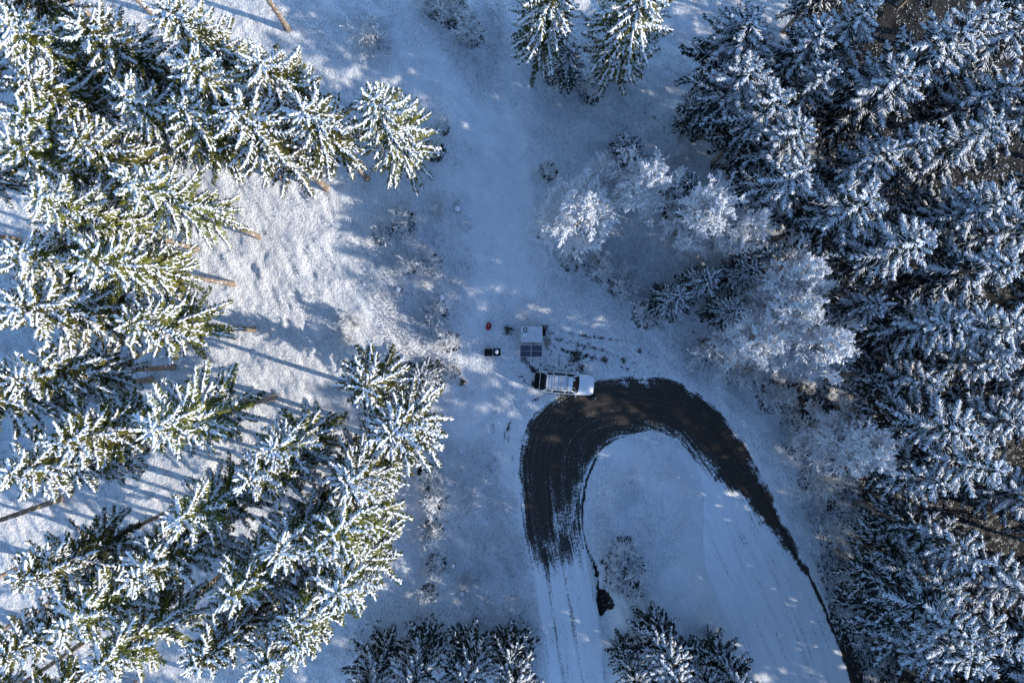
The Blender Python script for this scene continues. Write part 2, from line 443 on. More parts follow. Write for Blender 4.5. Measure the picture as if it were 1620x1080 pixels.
def build_ground():
    fx = np.arange(-46, 46.01, 0.165); fy = np.arange(-31.5, 31.51, 0.165)
    ext = np.array([1.0, 2.5, 5, 9, 15, 25, 40, 70, 120, 200, 350])
    xs = np.concatenate([-46 - ext[::-1], fx, fx[-1] + ext]); ys = np.concatenate([-31.5 - ext[::-1], fy, fy[-1] + ext])
    X, Y = np.meshgrid(xs, ys)
    x = X.ravel(); y = Y.ravel()
    h = ground_h(x, y)
    nx, ny = len(xs), len(ys)
    idx = np.arange(nx * ny).reshape(ny, nx)
    q = np.stack([idx[:-1, :-1].ravel(), idx[:-1, 1:].ravel(), idx[1:, 1:].ravel(), idx[1:, :-1].ravel()], 1)
    me = np_mesh('ground', np.stack([x, y, h], 1), [q], M['ground'])
    px = x / PX + 810; py = 540 - y / PX
    cov = np.full(len(x), 0.93)
    warp = 55 * vnoise(x / 6, y / 6, 11) + 30 * vnoise(x / 2.2, y / 2.2, 12)
    cov -= 0.58 * sstep(1220, 1400, px + warp + 0.25 * (540 - py) * 0)
    cov -= 0.30 * sstep(1080, 1180, px + warp) * (1 - sstep(130, 330, py))
    cov -= 0.12 * (1 - sstep(420, 560, px + warp))
    camp = 1 - sstep(40, 150, np.hypot((px - 850) * 0.8, (py - 560) * 1.2))
    cov -= 0.25 * camp
    cov -= 0.09 * (1 - sstep(8, 60, seg_dist(px, py, [(850, 575), (960, 560), (1050, 590), (1130, 640), (1200, 720)])))
    cov -= 0.16 * (1 - sstep(10, 70, seg_dist(px, py, [(770, 760), (800, 880), (840, 1000)])))
    cov -= 0.40 * (1 - sstep(15, 75, seg_dist(px, py, [(1255, 640), (1310, 760), (1350, 900), (1390, 1060)])))
    cov -= 0.26 * (1 - sstep(10, 80, seg_dist(px, py, [(940, 420), (1060, 480), (1160, 560)])))
    cov -= 0.24 * (1 - sstep(10, 60, seg_dist(px, py, [(720, 0), (745, 60), (770, 130)])))
    rdg = sdf(px, py, ROADPOLY)
    strip = 1 - sstep(25, 95, seg_dist(px, py, [(740, 120), (785, 260), (790, 420), (765, 560), (770, 660), (800, 780), (830, 860)]))
    cov += 0.16 * strip
    for tr in ([(868, 548), (940, 566), (1010, 590), (1060, 612)], [(880, 536), (960, 556), (1040, 588), (1100, 628)], [(846, 618), (800, 634), (772, 664)], [(858, 626), (818, 650), (800, 690)],
               [(830, 570), (848, 590), (842, 612)], [(900, 528), (990, 540), (1070, 585)], [(800, 560), (815, 590), (838, 608)]):
        cov -= (0.20 + 0.18 * vnoise(px / 6, py / 6, 61)) * (1 - sstep(1.0, 4.0, seg_dist(px, py, tr)))
    cov += 0.22 * (1 - sstep(0, 70, rdg)) * sstep(950, 1000, px) * sstep(690, 720, py) * (1 - sstep(1200, 1260, px))
    for bx, by, bs in BUSHPX: cov -= 0.70 * (1 - sstep(0.35, 1.0, np.hypot(px - bx, py - by) / (27 * bs)))
    cov -= 0.22 * (1 - sstep(10, 60, seg_dist(px, py, [(880, 130), (960, 170), (1060, 200)])))
    cov -= 0.20 * (1 - sstep(10, 60, seg_dist(px, py, [(650, 350), (680, 440), (700, 540)])))
    cov -= 0.30 * (1 - sstep(10, 60, seg_dist(px, py, [(560, 1010), (700, 985), (820, 1000)])))
    cov -= 1.0 * (1 - sstep(-3, 4, sdf(px, py, PIT) + 5 * vnoise(px / 7, py / 7, 41)))
    bw = 1.3 + 2.2 * np.clip(vnoise(px / 14, py / 14, 21), -0.4, 1)
    cov -= 1.0 * (1 - sstep(bw * 0.5, bw * 0.5 + 1.6, seg_dist(px, py, BANK)))
    cov -= 0.8 * (1 - sstep(0.5, 5.0, seg_dist(px, py, DITCH[4:])))
    # shoe prints and short drag marks in the snow below the car
    for (ax, ay, bx, by, w) in ((780, 672, 779, 684, 3), (806, 669, 802, 680, 3.6), (804, 690, 803, 700, 3), (799, 684, 798, 709, 1.8),
                                (784, 724, 784, 729, 3), (810, 720, 811, 727, 3), (733, 602, 732, 606, 4), (778, 665, 828, 634, 0.8)):
        cov -= 0.62 * (1 - sstep(w * 0.4, w, seg_dist(px, py, [(ax, ay), (bx, by)])))
    fattr(me, 'cover', cov)
    o = link('ground', me)
    tag(o, 'snow covered forest floor and clearing', None, None, 'structure')
    return o

def build_road():
    nu, nv = 560, 52
    t = np.linspace(0, 1, nv)
    P = outer[:, None, :] * (1 - t)[None, :, None] + inner[:, None, :] * t[None, :, None]
    px = P[..., 0].ravel(); py = P[..., 1].ravel()
    x = (px - 810) * PX; y = (540 - py) * PX
    mid = P[:, nv // 2, :] * PX
    along = np.concatenate([[0], np.cumsum(np.hypot(*np.diff(mid, axis=0).T))])
    A = np.repeat(along, nv)
    wid = np.hypot(*(outer - inner).T) * PX
    B = (t[None, :] * wid[:, None]).ravel()
    d = sdf(px, py, DARK)
    soft = 17 + 26 * sstep(740, 880, py) * (px < 1000) - 9 * sstep(1040, 1120, px) * (d > -12) 
    inn = sstep(0.35, 0.9, np.tile(t, nu)) * (1 - sstep(1120, 1180, px))
    cov = 0.46 + 0.5 * np.clip((d + 5 * vnoise(px / 16, py / 16, 52) + 3 * vnoise(px / 5, py / 5, 53)) / (soft + 14 * inn), -1, 1)
    cov = cov + 0.16 * inn * (d < 0)
    for tr in TRACKS:
        cov += 0.34 * (1 - sstep(1.0, 9, seg_dist(px, py, tr))) * (0.6 + 0.6 * vnoise(px / 10, py / 10, 51))
    dd = seg_dist(px, py, DITCH)
    dw = 2.0 + 2.0 * vnoise(px / 9, py / 9, 3) + 5 * sstep(1000, 1080, py)
    cov -= 0.9 * (1 - sstep(dw * 0.4, dw + 1.5, dd))
    ruts = np.minimum(seg_dist(px, py, [(862, 870), (872, 960), (896, 1090)]), seg_dist(px, py, [(886, 860), (900, 950), (925, 1090)]))
    rut = (1 - sstep(1.2, 4.5, ruts))
    r2 = np.minimum(seg_dist(px, py, [(1180, 800), (1215, 880), (1260, 980), (1310, 1090)]), seg_dist(px, py, [(1150, 790), (1190, 890), (1235, 995), (1285, 1100)]))
    rut = np.maximum(rut, 0.28 * (1 - sstep(1.0, 6.0, r2 + 2 * vnoise(px / 8, py / 8, 71))))
    cov = cov - 0.10 * sstep(0.0, 0.7, vnoise(px / 30, py / 30, 72)) - 0.06
    floor = 0.08 + 0.10 * (1 - sstep(880, 1060, px)) + 0.06 * inn + 0.05 * sstep(740, 860, py) * (px < 1000)
    cov = np.where(dd < 12, np.clip(cov, -.2, 1.15), np.clip(cov, floor, 1.15)) - 0.17 * rut
    z = 0.012 + 0.012 * vnoise(x / 0.4, y / 0.4, 8) - 0.03 * rut
    edge = np.tile(np.minimum(t, 1 - t), nu) * np.repeat(wid, nv)
    z = z - 0.07 * (1 - sstep(0, 0.22, edge))
    idx = np.arange(nu * nv).reshape(nu, nv)
    q = np.stack([idx[:-1, :-1].ravel(), idx[:-1, 1:].ravel(), idx[1:, 1:].ravel(), idx[1:, :-1].ravel()], 1)
    me = np_mesh('road', np.stack([x, y, z], 1), [q], M['road'])
    fattr(me, 'cover', cov); fattr(me, 'along', A); fattr(me, 'across', B)
    tag(link('road', me), 'dark gravel hairpin bend with snow covered ends', None, None, 'structure')

build_ground()
build_road()

# ------------------------------------------------------------------ tree builders
def norm(a): return a / (np.linalg.norm(a, axis=-1, keepdims=True) + 1e-9)

class Acc:
    def __init__(s): s.v = []; s.f3 = []; s.f4 = []; s.n = 0; s.a = []
    def add(s, v, f3=None, f4=None):
        if f3 is not None: s.f3.append(f3 + s.n)
        if f4 is not None: s.f4.append(f4 + s.n)
        s.v.append(v); s.n += len(v)
    def mesh(s, name, mat, smooth=True):
        fs = []
        if s.f3: fs.append(np.concatenate(s.f3))
        if s.f4: fs.append(np.concatenate(s.f4))
        return np_mesh(name, np.concatenate(s.v), fs, mat, smooth)

def frames(d, up):
    r = norm(np.cross(d, up)); u = np.cross(r, d)
    return r, u

# needle sprig: three long diamonds round the axis and four short side diamonds (along, side, up)
def sprig_template():
    V = []; F = []
    def dia(a, b, w):
        a = np.array(a, float); b = np.array(b, float); w = np.array(w, float)
        m = a * 0.55 + b * 0.45
        k = len(V); V.extend([a, m - w, b, m + w]); F.append([k, k + 1, k + 2, k + 3])
    for an in (0, 60, 120):
        c, s = math.cos(math.radians(an)), math.sin(math.radians(an))
        dia((0, 0, 0), (1, 0, 0), (0, c, s))
    for sx, st in ((1, .2), (-1, .35), (1, .5), (-1, .65)):
        dia((st, 0, 0), (st + 0.33, 2.3 * sx, -0.4), (-0.08, 0.55 * sx, 0.15))
    return np.array(V), np.array(F)
SPV, SPF = sprig_template()

def add_sprigs(acc, p, d, L, w, rng):
    n = len(p)
    if n == 0: return
    r, u = frames(d, np.tile([0, 0, 1.0], (n, 1)) + rng.normal(0, .25, (n, 3)))
    T = SPV
    v = (p[:, None] + T[None, :, 0:1] * (L[:, None, None] * d[:, None]) +
         T[None, :, 1:2] * (w[:, None, None] * r[:, None]) + T[None, :, 2:3] * (w[:, None, None] * u[:, None]))
    f = (SPF[None] + (np.arange(n) * len(T))[:, None, None]).reshape(-1, 4)
    acc.add(v.reshape(-1, 3), f4=f)

def blob_template(sides=4, spiky=False):
    V = [(0, 0, 0)]
    R = ((0.28, 1.0), (0.70, 0.85)) if not spiky else ((0.22, 1.0), (0.62, 0.62))
    for a, rr in R:
        for k in range(sides):
            t = 2 * math.pi * (k + 0.5) / sides
            V.append((a, rr * math.cos(t), rr * math.sin(t)))
    V.append((1, 0, 0))
    F3 = []; F4 = []
    for k in range(sides):
        j = (k + 1) % sides
        F3.append((0, 1 + j, 1 + k)); F4.append((1 + k, 1 + j, 1 + sides + j, 1 + sides + k)); F3.append((1 + sides + k, 1 + sides + j, 1 + 2 * sides))
    return np.array(V, float), np.array(F3), np.array(F4)
BL = blob_template(4); BLS = blob_template(4, True)

def add_blobs(acc, p, d, L, w, h, rng, spiky=False, jit=0.3):
    n = len(p)
    if n == 0: return
    T, F3, F4 = BLS if spiky else BL
    r, u = frames(d, np.tile([0, 0, 1.0], (n, 1)))
    k = len(T)
    js = rng.uniform(1 - jit, 1 + jit, (n, k, 1)); ju = rng.uniform(1 - jit, 1 + jit, (n, k, 1))
    v = (p[:, None] + T[None, :, 0:1] * (L[:, None, None] * d[:, None]) +
         js * T[None, :, 1:2] * (w[:, None, None] * r[:, None]) + ju * T[None, :, 2:3] * (h[:, None, None] * u[:, None]))
    o = (np.arange(n) * k)[:, None, None]
    acc.add(v.reshape(-1, 3), f3=(F3[None] + o).reshape(-1, 3), f4=(F4[None] + o).reshape(-1, 4))

def tube(acc, pts, rad, sides=6):
    """one tapered tube along pts (k,3)"""
    pts = np.asarray(pts, float); k = len(pts)
    d = norm(np.gradient(pts, axis=0)); r, u = frames(d, np.tile([0.31, 0.83, 0.21], (k, 1)))
    a = 2 * np.pi * np.arange(sides) / sides
    v = pts[:, None] + np.asarray(rad)[:, None, None] * (np.cos(a)[None, :, None] * r[:, None] + np.sin(a)[None, :, None] * u[:, None])
    i = np.arange(k * sides).reshape(k, sides); j = np.roll(i, -1, 1)
    acc.add(v.reshape(-1, 3), f4=np.stack([i[:-1].ravel(), j[:-1].ravel(), j[1:].ravel(), i[1:].ravel()], 1))

def tubes(acc, P, R, sides=3):
    """many tapered tubes at once, P (n,k,3), R (n,k)"""
    n, k, _ = P.shape
    d = norm(np.gradient(P, axis=1)); r = norm(np.cross(d, np.array([0.31, 0.83, 0.21]))); u = np.cross(r, d)
    a = 2 * np.pi * np.arange(sides) / sides
    v = P[:, :, None] + R[:, :, None, None] * (np.cos(a)[:, None] * r[:, :, None] + np.sin(a)[:, None] * u[:, :, None])
    i = np.arange(n * k * sides).reshape(n, k, sides); j = np.roll(i, -1, 2)
    acc.add(v.reshape(-1, 3), f4=np.stack([i[:, :-1].ravel(), j[:, :-1].ravel(), j[:, 1:].ravel(), i[:, 1:].ravel()], 1))

def make_spruce(seed, H, R, cb, frosty=False, snow=0.8, bare=0.12, gap=0.5, nb=(5, 7), twig=1.0):
    rng = np.random.RandomState(seed)
    G, S, T = Acc(), Acc(), Acc()
    zs = np.linspace(-0.3, H, 14)
    wob = np.stack([0.10 * np.sin(zs * 0.35 + rng.uniform(0, 6)), 0.10 * np.sin(zs * 0.3 + rng.uniform(0, 6)), zs], 1)
    wob[:, :2] *= (np.clip(zs, 0, None) / H)[:, None]
    r0 = 0.011 * H
    rad = r0 * (1 - np.clip(zs, 0, H) / H) ** 0.8 + 0.012; rad[0] *= 1.5; rad[1] *= 1.05
    tube(T, wob, rad, 8)
    axis = lambda z: np.array([np.interp(z, zs, wob[:, 0]), np.interp(z, zs, wob[:, 1]), z])
    # dead stubs on the bare lower trunk
    nst = int(max(0, cb - 1.5) * 6)
    for i in range(nst):
        z = rng.uniform(1.2, cb); a = rng.uniform(0, 6.28); l = rng.uniform(0.2, 0.9)
        p = axis(z); q = p + np.array([math.cos(a) * l, math.sin(a) * l, rng.uniform(-0.25, 0.1)])
        tube(T, np.stack([p, q]), [0.02, 0.007], 3)
    # leader
    top = axis(H - 0.1)
    add_sprigs(G, np.tile(top - [0, 0, .35], (4, 1)), norm(np.array([[.1, 0, 1], [-.1, .1, 1], [0, -.1, 1], [0, 0, 1.]])), np.array([.5, .5, .5, .75]), np.full(4, .05), rng)
    add_blobs(S, np.tile(top - [0, 0, .05], (3, 1)), norm(np.array([[.2, 0, 1], [-.2, .1, 1], [0, -.2, 1.]])), np.full(3, .4), np.full(3, .06), np.full(3, .06), rng)
    z = H - 0.22
    lop = rng.uniform(0, 6.28)
    while z > cb:
        t = (H - z) / (H - cb)
        Lm = R * (t ** 0.46) * (1.0 - 0.25 * max(0, t - 0.7) / 0.3)
        n = rng.randint(nb[0], nb[1] + 1)
        a0 = rng.uniform(0, 6.28)
        for k in range(n):
            az = a0 + 2 * math.pi * k / n + rng.normal(0, 0.22)
            l = Lm * rng.uniform(0.62, 1.12) * (1 + 0.12 * math.cos(az - lop)) + 0.16
            zz = z + rng.uniform(-0.5, 0.5) * gap * 0.7
            p0 = math.radians(40 - 48 * t ** 0.6 + rng.normal(0, 6))
            bend = math.radians(16 + 22 * t + rng.normal(0, 6)); tip = math.radians(18)
            m = 9
            s = np.linspace(0, 1, m)
            pit = p0 - bend * np.sin(s * 1.7) + tip * s ** 3
            azs = az + rng.normal(0, 0.15) * s
            dv = np.stack([np.cos(pit) * np.cos(azs), np.cos(pit) * np.sin(azs), np.sin(pit)], 1)
            pts = axis(min(zz, H - 0.1)) + np.concatenate([[[0, 0, 0]], np.cumsum((dv[1:] + dv[:-1]) / 2 * l / (m - 1), axis=0)])
            tube(G, pts[::2], np.linspace(0.012 + 0.008 * l, 0.006, 5), 3)
            shed = rng.rand() < bare
            cut = 0.12 + 0.22 * t
            # twigs
            sp = (0.110 if not frosty else 0.095) / twig
            nt = max(3, int(l * (1 - cut * 0.6) / sp))
            ts = np.concatenate([np.linspace(cut * 0.6, 0.98, nt), np.linspace(cut * 0.6, 0.98, nt) + 0.5 * sp / l, [0.97, 1.0]])
            side = np.concatenate([np.ones(nt), -np.ones(nt), [0.25, -0.2]])
            ts = np.clip(ts + rng.normal(0, 0.25 * sp / l, len(ts)), 0.03, 1.0)
            P = np.stack([np.interp(ts, s, pts[:, c]) for c in range(3)], 1)
            dd = norm(np.stack([np.interp(ts, s, dv[:, c]) for c in range(3)], 1))
            sd = norm(np.cross(dd, [0, 0, 1.0]))
            an = np.radians(rng.uniform(38, 66, len(ts)) if not frosty else rng.uniform(40, 58, len(ts)))[:, None]
            tl = (0.14 + 0.36 * min(1.0, l / 1.8)) * (1.0 - 0.60 * ts) * rng.uniform(0.65, 1.25, len(ts))
            tl *= (1.36 if H > 12 else 1.05) if frosty else 1.22
            dr = np.radians(rng.uniform(8, 30 + 25 * t, len(ts)) if not frosty else rng.uniform(4, 16 + 16 * t, len(ts)))
            td = norm(dd * np.cos(an) + sd * side[:, None] * np.sin(an))
            td = norm(td - np.array([0, 0, 1.0]) * np.sin(dr)[:, None])
            add_sprigs(G, P, td, tl * 1.08, np.full(len(ts), 0.036) * rng.uniform(.8, 1.25, len(ts)), rng)
            # hanging green curtains under old branches
            if t > 0.3 and not frosty:
                hs = rng.rand(len(ts)) < 0.35
                hd = norm(td[hs] * 0.5 + np.array([0, 0, -1.0]))
                add_sprigs(G, P[hs], hd, tl[hs] * 0.9, np.full(hs.sum(), 0.04), rng)
            # snow along the bough
            if not shed:
                ns = max(2, int(l * (1 - cut) / 0.14))
                ss = np.linspace(cut, 0.97, ns) + rng.normal(0, 0.02, ns); ss = np.clip(ss, 0.02, 0.99)
                Q = np.stack([np.interp(ss, s, pts[:, c]) for c in range(3)], 1)
                qd = norm(np.stack([np.interp(ss, s, dv[:, c]) for c in range(3)], 1))
                keep = rng.rand(ns) < (0.93 if not frosty else 0.90 - 0.35 * sstep(0.2, 0.8, t))
                Q = Q[keep]; qd = qd[keep]; ns = len(Q)
                if not frosty:
                    w = rng.uniform(0.065, 0.125, ns) * (0.75 + 0.3 * min(1, l)) * (1.1 - .35 * ss[keep])
                    add_blobs(S, Q + [0, 0, .035] + rng.normal(0, .02, (ns, 3)), qd, rng.uniform(.24, .38, ns), w, w * rng.uniform(.6, .9, ns), rng, jit=.4)
                else:
                    w = rng.uniform(0.05, 0.085, ns)
                    add_blobs(S, Q + [0, 0, .03], qd, rng.uniform(.16, .25, ns), w, w * .8, rng)
            pr = snow * (0.25 if shed else 1.0) * (0.55 + 0.45 * sstep(0.15, 0.5, ts))
            pr = pr * (1.0 - (0.62 * sstep(0.22, 0.75, t) if frosty else 0.45 * sstep(0.30, 0.90, t)))
            kp = rng.rand(len(ts)) < pr
            nk = kp.sum()
            if nk:
                if not frosty:
                    w = rng.uniform(0.028, 0.070, nk)
                    add_blobs(S, P[kp] + td[kp] * (tl[kp] * rng.uniform(0.0, .25, nk))[:, None] + [0, 0, .03], td[kp],
                              tl[kp] * rng.uniform(.55, 1.0, nk), w, w * rng.uniform(.5, .8, nk), rng, jit=.35)
                    cr = rng.rand(len(ts)) < .40 * snow; nc = cr.sum()
                    rd = norm(rng.normal(0, 1, (nc, 3)))
                    add_blobs(S, P[cr] + td[cr] * (tl[cr] * rng.uniform(.45, 1.05, nc))[:, None] + [0, 0, .02] + rng.normal(0, .03, (nc, 3)), rd,
                              rng.uniform(.05, .11, nc), rng.uniform(.02, .042, nc), rng.uniform(.02, .042, nc), rng, jit=.4)
                else:
                    w = rng.uniform(0.034, 0.062, nk)
                    add_blobs(S, P[kp] + [0, 0, .025], td[kp], tl[kp] * rng.uniform(.85, 1.15, nk), w, w * .8, rng, spiky=True)
        z -= gap * (0.55 + 0.45 * t) * rng.uniform(0.8, 1.2)
    return (T.mesh('trunk', M['bark']), G.mesh('crown', M['frosted'] if frosty else M['green'], False), S.mesh('snow', M['hoar'] if frosty else M['snow']), H)

def branch_level(rng, acc, P, Dv, L, r0, r1, segs, sides, up, wob):
    """curved tubes from P along Dv; returns points (n,segs+1,3) and directions"""
    n = len(P)
    pts = np.zeros((n, segs + 1, 3)); ds = np.zeros((n, segs + 1, 3))
    pts[:, 0] = P; d = norm(Dv); ds[:, 0] = d
    for k in range(segs):
        d = norm(d + rng.normal(0, wob, (n, 3)) + np.array([0, 0, up / segs]))
        pts[:, k + 1] = pts[:, k] + d * (L / segs)[:, None]; ds[:, k + 1] = d
    tubes(acc, pts, np.linspace(1, 0, segs + 1)[None] * (np.asarray(r0) - r1)[:, None] + r1, sides)
    return pts, ds

def children(rng, pts, ds, L, nper, t0, ang, lf, flat=1.0):
    n, k, _ = pts.shape
    t = (np.linspace(t0, 1.0, nper)[None] + rng.normal(0, .05, (n, nper))).clip(t0 * 0.8, 1.0)
    f = t * (k - 1); i = np.minimum(f.astype(int), k - 2); fr = (f - i)[..., None]
    r = np.arange(n)[:, None]
    P = pts[r, i] * (1 - fr) + pts[r, i + 1] * fr
    d = ds[r, i + 1]
    rv = rng.normal(0, 1, d.shape); rv[..., 2] *= flat
    pe = norm(rv - (rv * d).sum(-1, keepdims=True) * d)
    a = np.radians(rng.uniform(ang[0], ang[1], t.shape))[..., None]
    nd = d * np.cos(a) + pe * np.sin(a)
    nl = (L[:, None] * lf * (1.0 - 0.55 * t) * rng.uniform(.6, 1.3, t.shape))
    return P.reshape(-1, 3), norm(nd.reshape(-1, 3)), nl.reshape(-1)

def make_bare(seed, H, R, nl=34, fine=1.0):
    """hoar-frosted leafless tree with one leader and ascending limbs"""
    rng = np.random.RandomState(seed)
    T, C = Acc(), Acc()
    zs = np.linspace(-0.2, H, 12)
    ax = np.stack([0.25 * np.sin(zs * .4 + seed), 0.22 * np.sin(zs * .33 + 2 * seed), zs], 1); ax[:, :2] *= (np.clip(zs, 0, None) / H)[:, None]
    tube(T, ax, 0.009 * H * (1 - np.clip(zs, 0, H) / H) ** .9 + 0.012, 7)
    z = H * (0.20 + 0.79 * np.linspace(0, 1, nl) ** 0.85)
    az = np.arange(nl) * 2.4 + rng.normal(0, .3, nl)
    P = np.stack([np.interp(z, zs, ax[:, c]) for c in range(3)], 1)
    t = (H - z) / (H * .8)
    el = np.radians(32 + 26 * (1 - t) + rng.normal(0, 8, nl))
    Dv = np.stack([np.cos(el) * np.cos(az), np.cos(el) * np.sin(az), np.sin(el)], 1)
    L = R * (0.22 + 0.95 * np.sin(np.clip(t, 0, 1) * 2.2) ** .8) * rng.uniform(.75, 1.2, nl)
    p, d = branch_level(rng, T, P, Dv, L, 0.016 + 0.012 * L, 0.010, 6, 4, -0.12, .10)
    P, Dv, L2 = children(rng, p, d, L, 9, .22, (28, 60), .62)
    p, d = branch_level(rng, C, P, Dv, L2, 0.016 + .008 * L2, 0.012, 4, 3, 0.1, .12)
    P, Dv, L3 = children(rng, p, d, L2, int(7 * fine), .15, (25, 60), .60)
    p, d = branch_level(rng, C, P, Dv, L3, np.full(len(P), .034), 0.020, 2, 3, 0.1, .14)
    P, Dv, L4 = children(rng, p, d, L3, int(4 * fine), .2, (25, 65), .65)
    branch_level(rng, C, P, Dv, L4.clip(.08), np.full(len(P), .032), 0.014, 1, 3, 0.05, .1)
    return (T.mesh('trunk', M['bark']), C.mesh('crown', M['frost']), None, H)

def make_bush(seed, H, R, mat, stems=16, n2=7, n3=5, thick=1.0):
    rng = np.random.RandomState(seed)
    C = Acc()
    az = rng.uniform(0, 6.28, stems); sp = rng.uniform(0.1, 1.0, stems)
    Dv = np.stack([np.cos(az) * sp * R / H, np.sin(az) * sp * R / H, np.ones(stems)], 1)
    P = np.stack([np.cos(az) * .12, np.sin(az) * .12, np.full(stems, -.08)], 1)
    L = H * rng.uniform(.6, 1.1, stems)
    p, d = branch_level(rng, C, P, Dv, L, np.full(stems, .02 * thick), .009, 5, 3, -0.1, .15)
    P, Dv, L2 = children(rng, p, d, L, n2, .25, (25, 60), .55)
    p, d = branch_level(rng, C, P, Dv, L2, np.full(len(P), .012 * thick), 0.007, 3, 3, 0.05, .15)
    P, Dv, L3 = children(rng, p, d, L2, n3, .2, (25, 65), .6)
    branch_level(rng, C, P, Dv, L3.clip(.08), np.full(len(P), .0115 * thick), 0.005, 1, 3, 0.0, .1)
    return C.mesh('twigs', mat)

SPR = {}   # kind -> list of variants
SPR['g'] = [make_spruce(11, 18, 3.25, 9.0, snow=.60, bare=.10, gap=.78, nb=(5, 6)), make_spruce(12, 18, 3.05, 8.5, snow=.50, bare=.22, gap=.74, nb=(5, 6)),
            make_spruce(13, 18, 3.4, 7.5, snow=.64, bare=.06, gap=.84, nb=(5, 7)), make_spruce(14, 18, 2.9, 9.5, snow=.54, bare=.16, gap=.72, nb=(5, 6)),
            make_spruce(15, 18, 3.15, 8.0, snow=.68, bare=.08, gap=.82, nb=(5, 6))]
SPR['t'] = [make_spruce(16, 20, 2.7, 13.0, snow=.60, bare=.15, gap=.72, nb=(5, 6)), make_spruce(17, 20, 2.5, 12.5, snow=.55, bare=.2, gap=.7, nb=(5, 6))]
SPR['o'] = [make_spruce(21, 15, 3.1, 3.0, snow=.60, bare=.05, nb=(6, 8), gap=.78), make_spruce(22, 15, 3.1, 2.5, snow=.66, bare=.05, nb=(6, 7), gap=.78)]
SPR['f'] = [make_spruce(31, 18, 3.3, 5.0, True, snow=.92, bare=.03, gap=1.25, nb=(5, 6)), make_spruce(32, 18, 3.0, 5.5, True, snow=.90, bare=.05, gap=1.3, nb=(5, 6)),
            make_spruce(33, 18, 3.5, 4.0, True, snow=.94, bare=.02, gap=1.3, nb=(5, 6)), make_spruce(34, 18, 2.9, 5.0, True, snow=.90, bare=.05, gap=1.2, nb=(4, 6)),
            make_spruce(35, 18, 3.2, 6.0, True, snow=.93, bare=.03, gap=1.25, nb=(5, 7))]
SPR['s'] = [make_spruce(41, 8, 1.9, 0.6, True, snow=.92, bare=.05, gap=.62, nb=(6, 7)), make_spruce(42, 8, 1.75, 0.7, True, snow=.9, bare=.06, gap=.6, nb=(5, 7))]
SPR['b'] = [make_bare(51, 12, 2.25, 38), make_bare(52, 12, 2.1, 36), make_bare(53, 12, 2.4, 40)]

rnd = random.Random(5)
count = {k: 0 for k in SPR}
def plant(kind, apex, H, label, group, R=1.0, name=None, base=None):
    """tree whose top shows at photograph pixel apex (or that stands at pixel base)"""
    vs = SPR[kind]
    if kind == 'f': H *= 0.87 * rnd.uniform(.88, 1.08); R *= rnd.uniform(.86, 1.12)
    v = vs[count[kind] % len(vs)]; count[kind] += 1
    if base is not None: x, y = W(*base)
    else: x, y = W(apex[0], apex[1], H)
    e = empty(name or ('bare_tree' if kind == 'b' else 'spruce_tree'), (x, y, gz(x, y) - 0.05), rnd.uniform(0, 6.28))
    e.rotation_euler = (rnd.gauss(0, .012), rnd.gauss(0, .012), rnd.uniform(0, 6.28))
    s = H / v[3]
    e.scale = (R * rnd.uniform(.94, 1.08), R * rnd.uniform(.94, 1.08), s)
    tag(e, label, 'tree', group)
    link('trunk', v[0], e)
    c = link('crown', v[1], e)
    if v[2] is not None: link('snow', v[2], c)
    return e

# ---- the trees, row by row: (kind, apex pixel, height[, crown scale])
def row(items, text, along, group, by='x'):
    items = sorted(items, key=lambda i: i[1][0] if by == 'x' else i[1][1])
    for k, it in enumerate(items):
        look = {'g': 'snow-laden green spruce', 'f': 'frost-white spruce', 's': 'small frosted spruce', 'b': 'hoar-frosted leafless tree', 'o': 'full snowy spruce'}[it[0]]
        plant(it[0], it[1], it[2], f'{look} {text}, {ORD[k]} from {along}', group, it[3] if len(it) > 3 else 1.0)

GL, GR, GB, GBT = 'spruces of the left forest', 'spruces of the right forest', 'frosted leafless trees by the clearing', 'shaded spruces along the bottom edge'
# top left stand
row([('g', (18, 38), 19), ('g', (112, 20), 19.5), ('g', (264, 8), 19, 1.05)], 'in the topmost row of the top left stand', 'the left', GL)
row([('g', (26, 112), 19), ('g', (300, 98), 19), ('g', (414, 92), 18)],
    'in the second row of the top left stand', 'the left', GL)
row([('g', (35, 172), 19), ('g', (192, 150), 18), ('g', (285, 165), 18.5), ('g', (376, 182), 19, 1.1), ('g', (484, 174), 17.5, 1.05)],
    'in the third row of the top left stand', 'the left', GL)
plant('o', (592, 158), 16, 'broad snowy green spruce standing apart at the right end of the top left stand', GL, 1.05)
row([('g', (10, 232), 19), ('g', (112, 222), 18.5), ('g', (200, 288), 20), ('g', (60, 322), 19.5)], 'near the pale trunks at the left edge', 'the left', GL)
# left edge
row([('g', (22, 395), 19), ('g', (130, 400), 20.5), ('g', (17, 483), 20, 1.15), ('g', (210, 512), 18.5, 1.05)], 'beside the sunlit snow on the left', 'the top', GL, 'y')
row([('g', (15, 600), 19), ('g', (233, 675), 20, 1.1), ('g', (88, 694), 19.5), ('g', (10, 752), 19.5, 1.1)],
    'below the long trunk shadows on the left', 'the top', GL, 'y')
row([('g', (27, 930), 19.5), ('g', (200, 915), 19), ('g', (280, 835), 18.5, .95), ('g', (362, 948), 18), ('g', (436, 886), 18.5)],
    'in the upper row of the bottom left stand', 'the left', GL)
row([('g', (80, 1002), 19.5), ('g', (15, 1050), 19), ('g', (160, 1062), 19), ('g', (312, 1058), 18.5), ('g', (405, 1062), 18), ('g', (462, 1018), 18)],
    'in the lowest row of the bottom left stand', 'the left', GL)
row([('g', (384, 765), 18), ('g', (430, 716), 17.5), ('g', (540, 770), 17.5), ('g', (500, 870), 18)],
    'inside the stand left of the road', 'the left', GL)
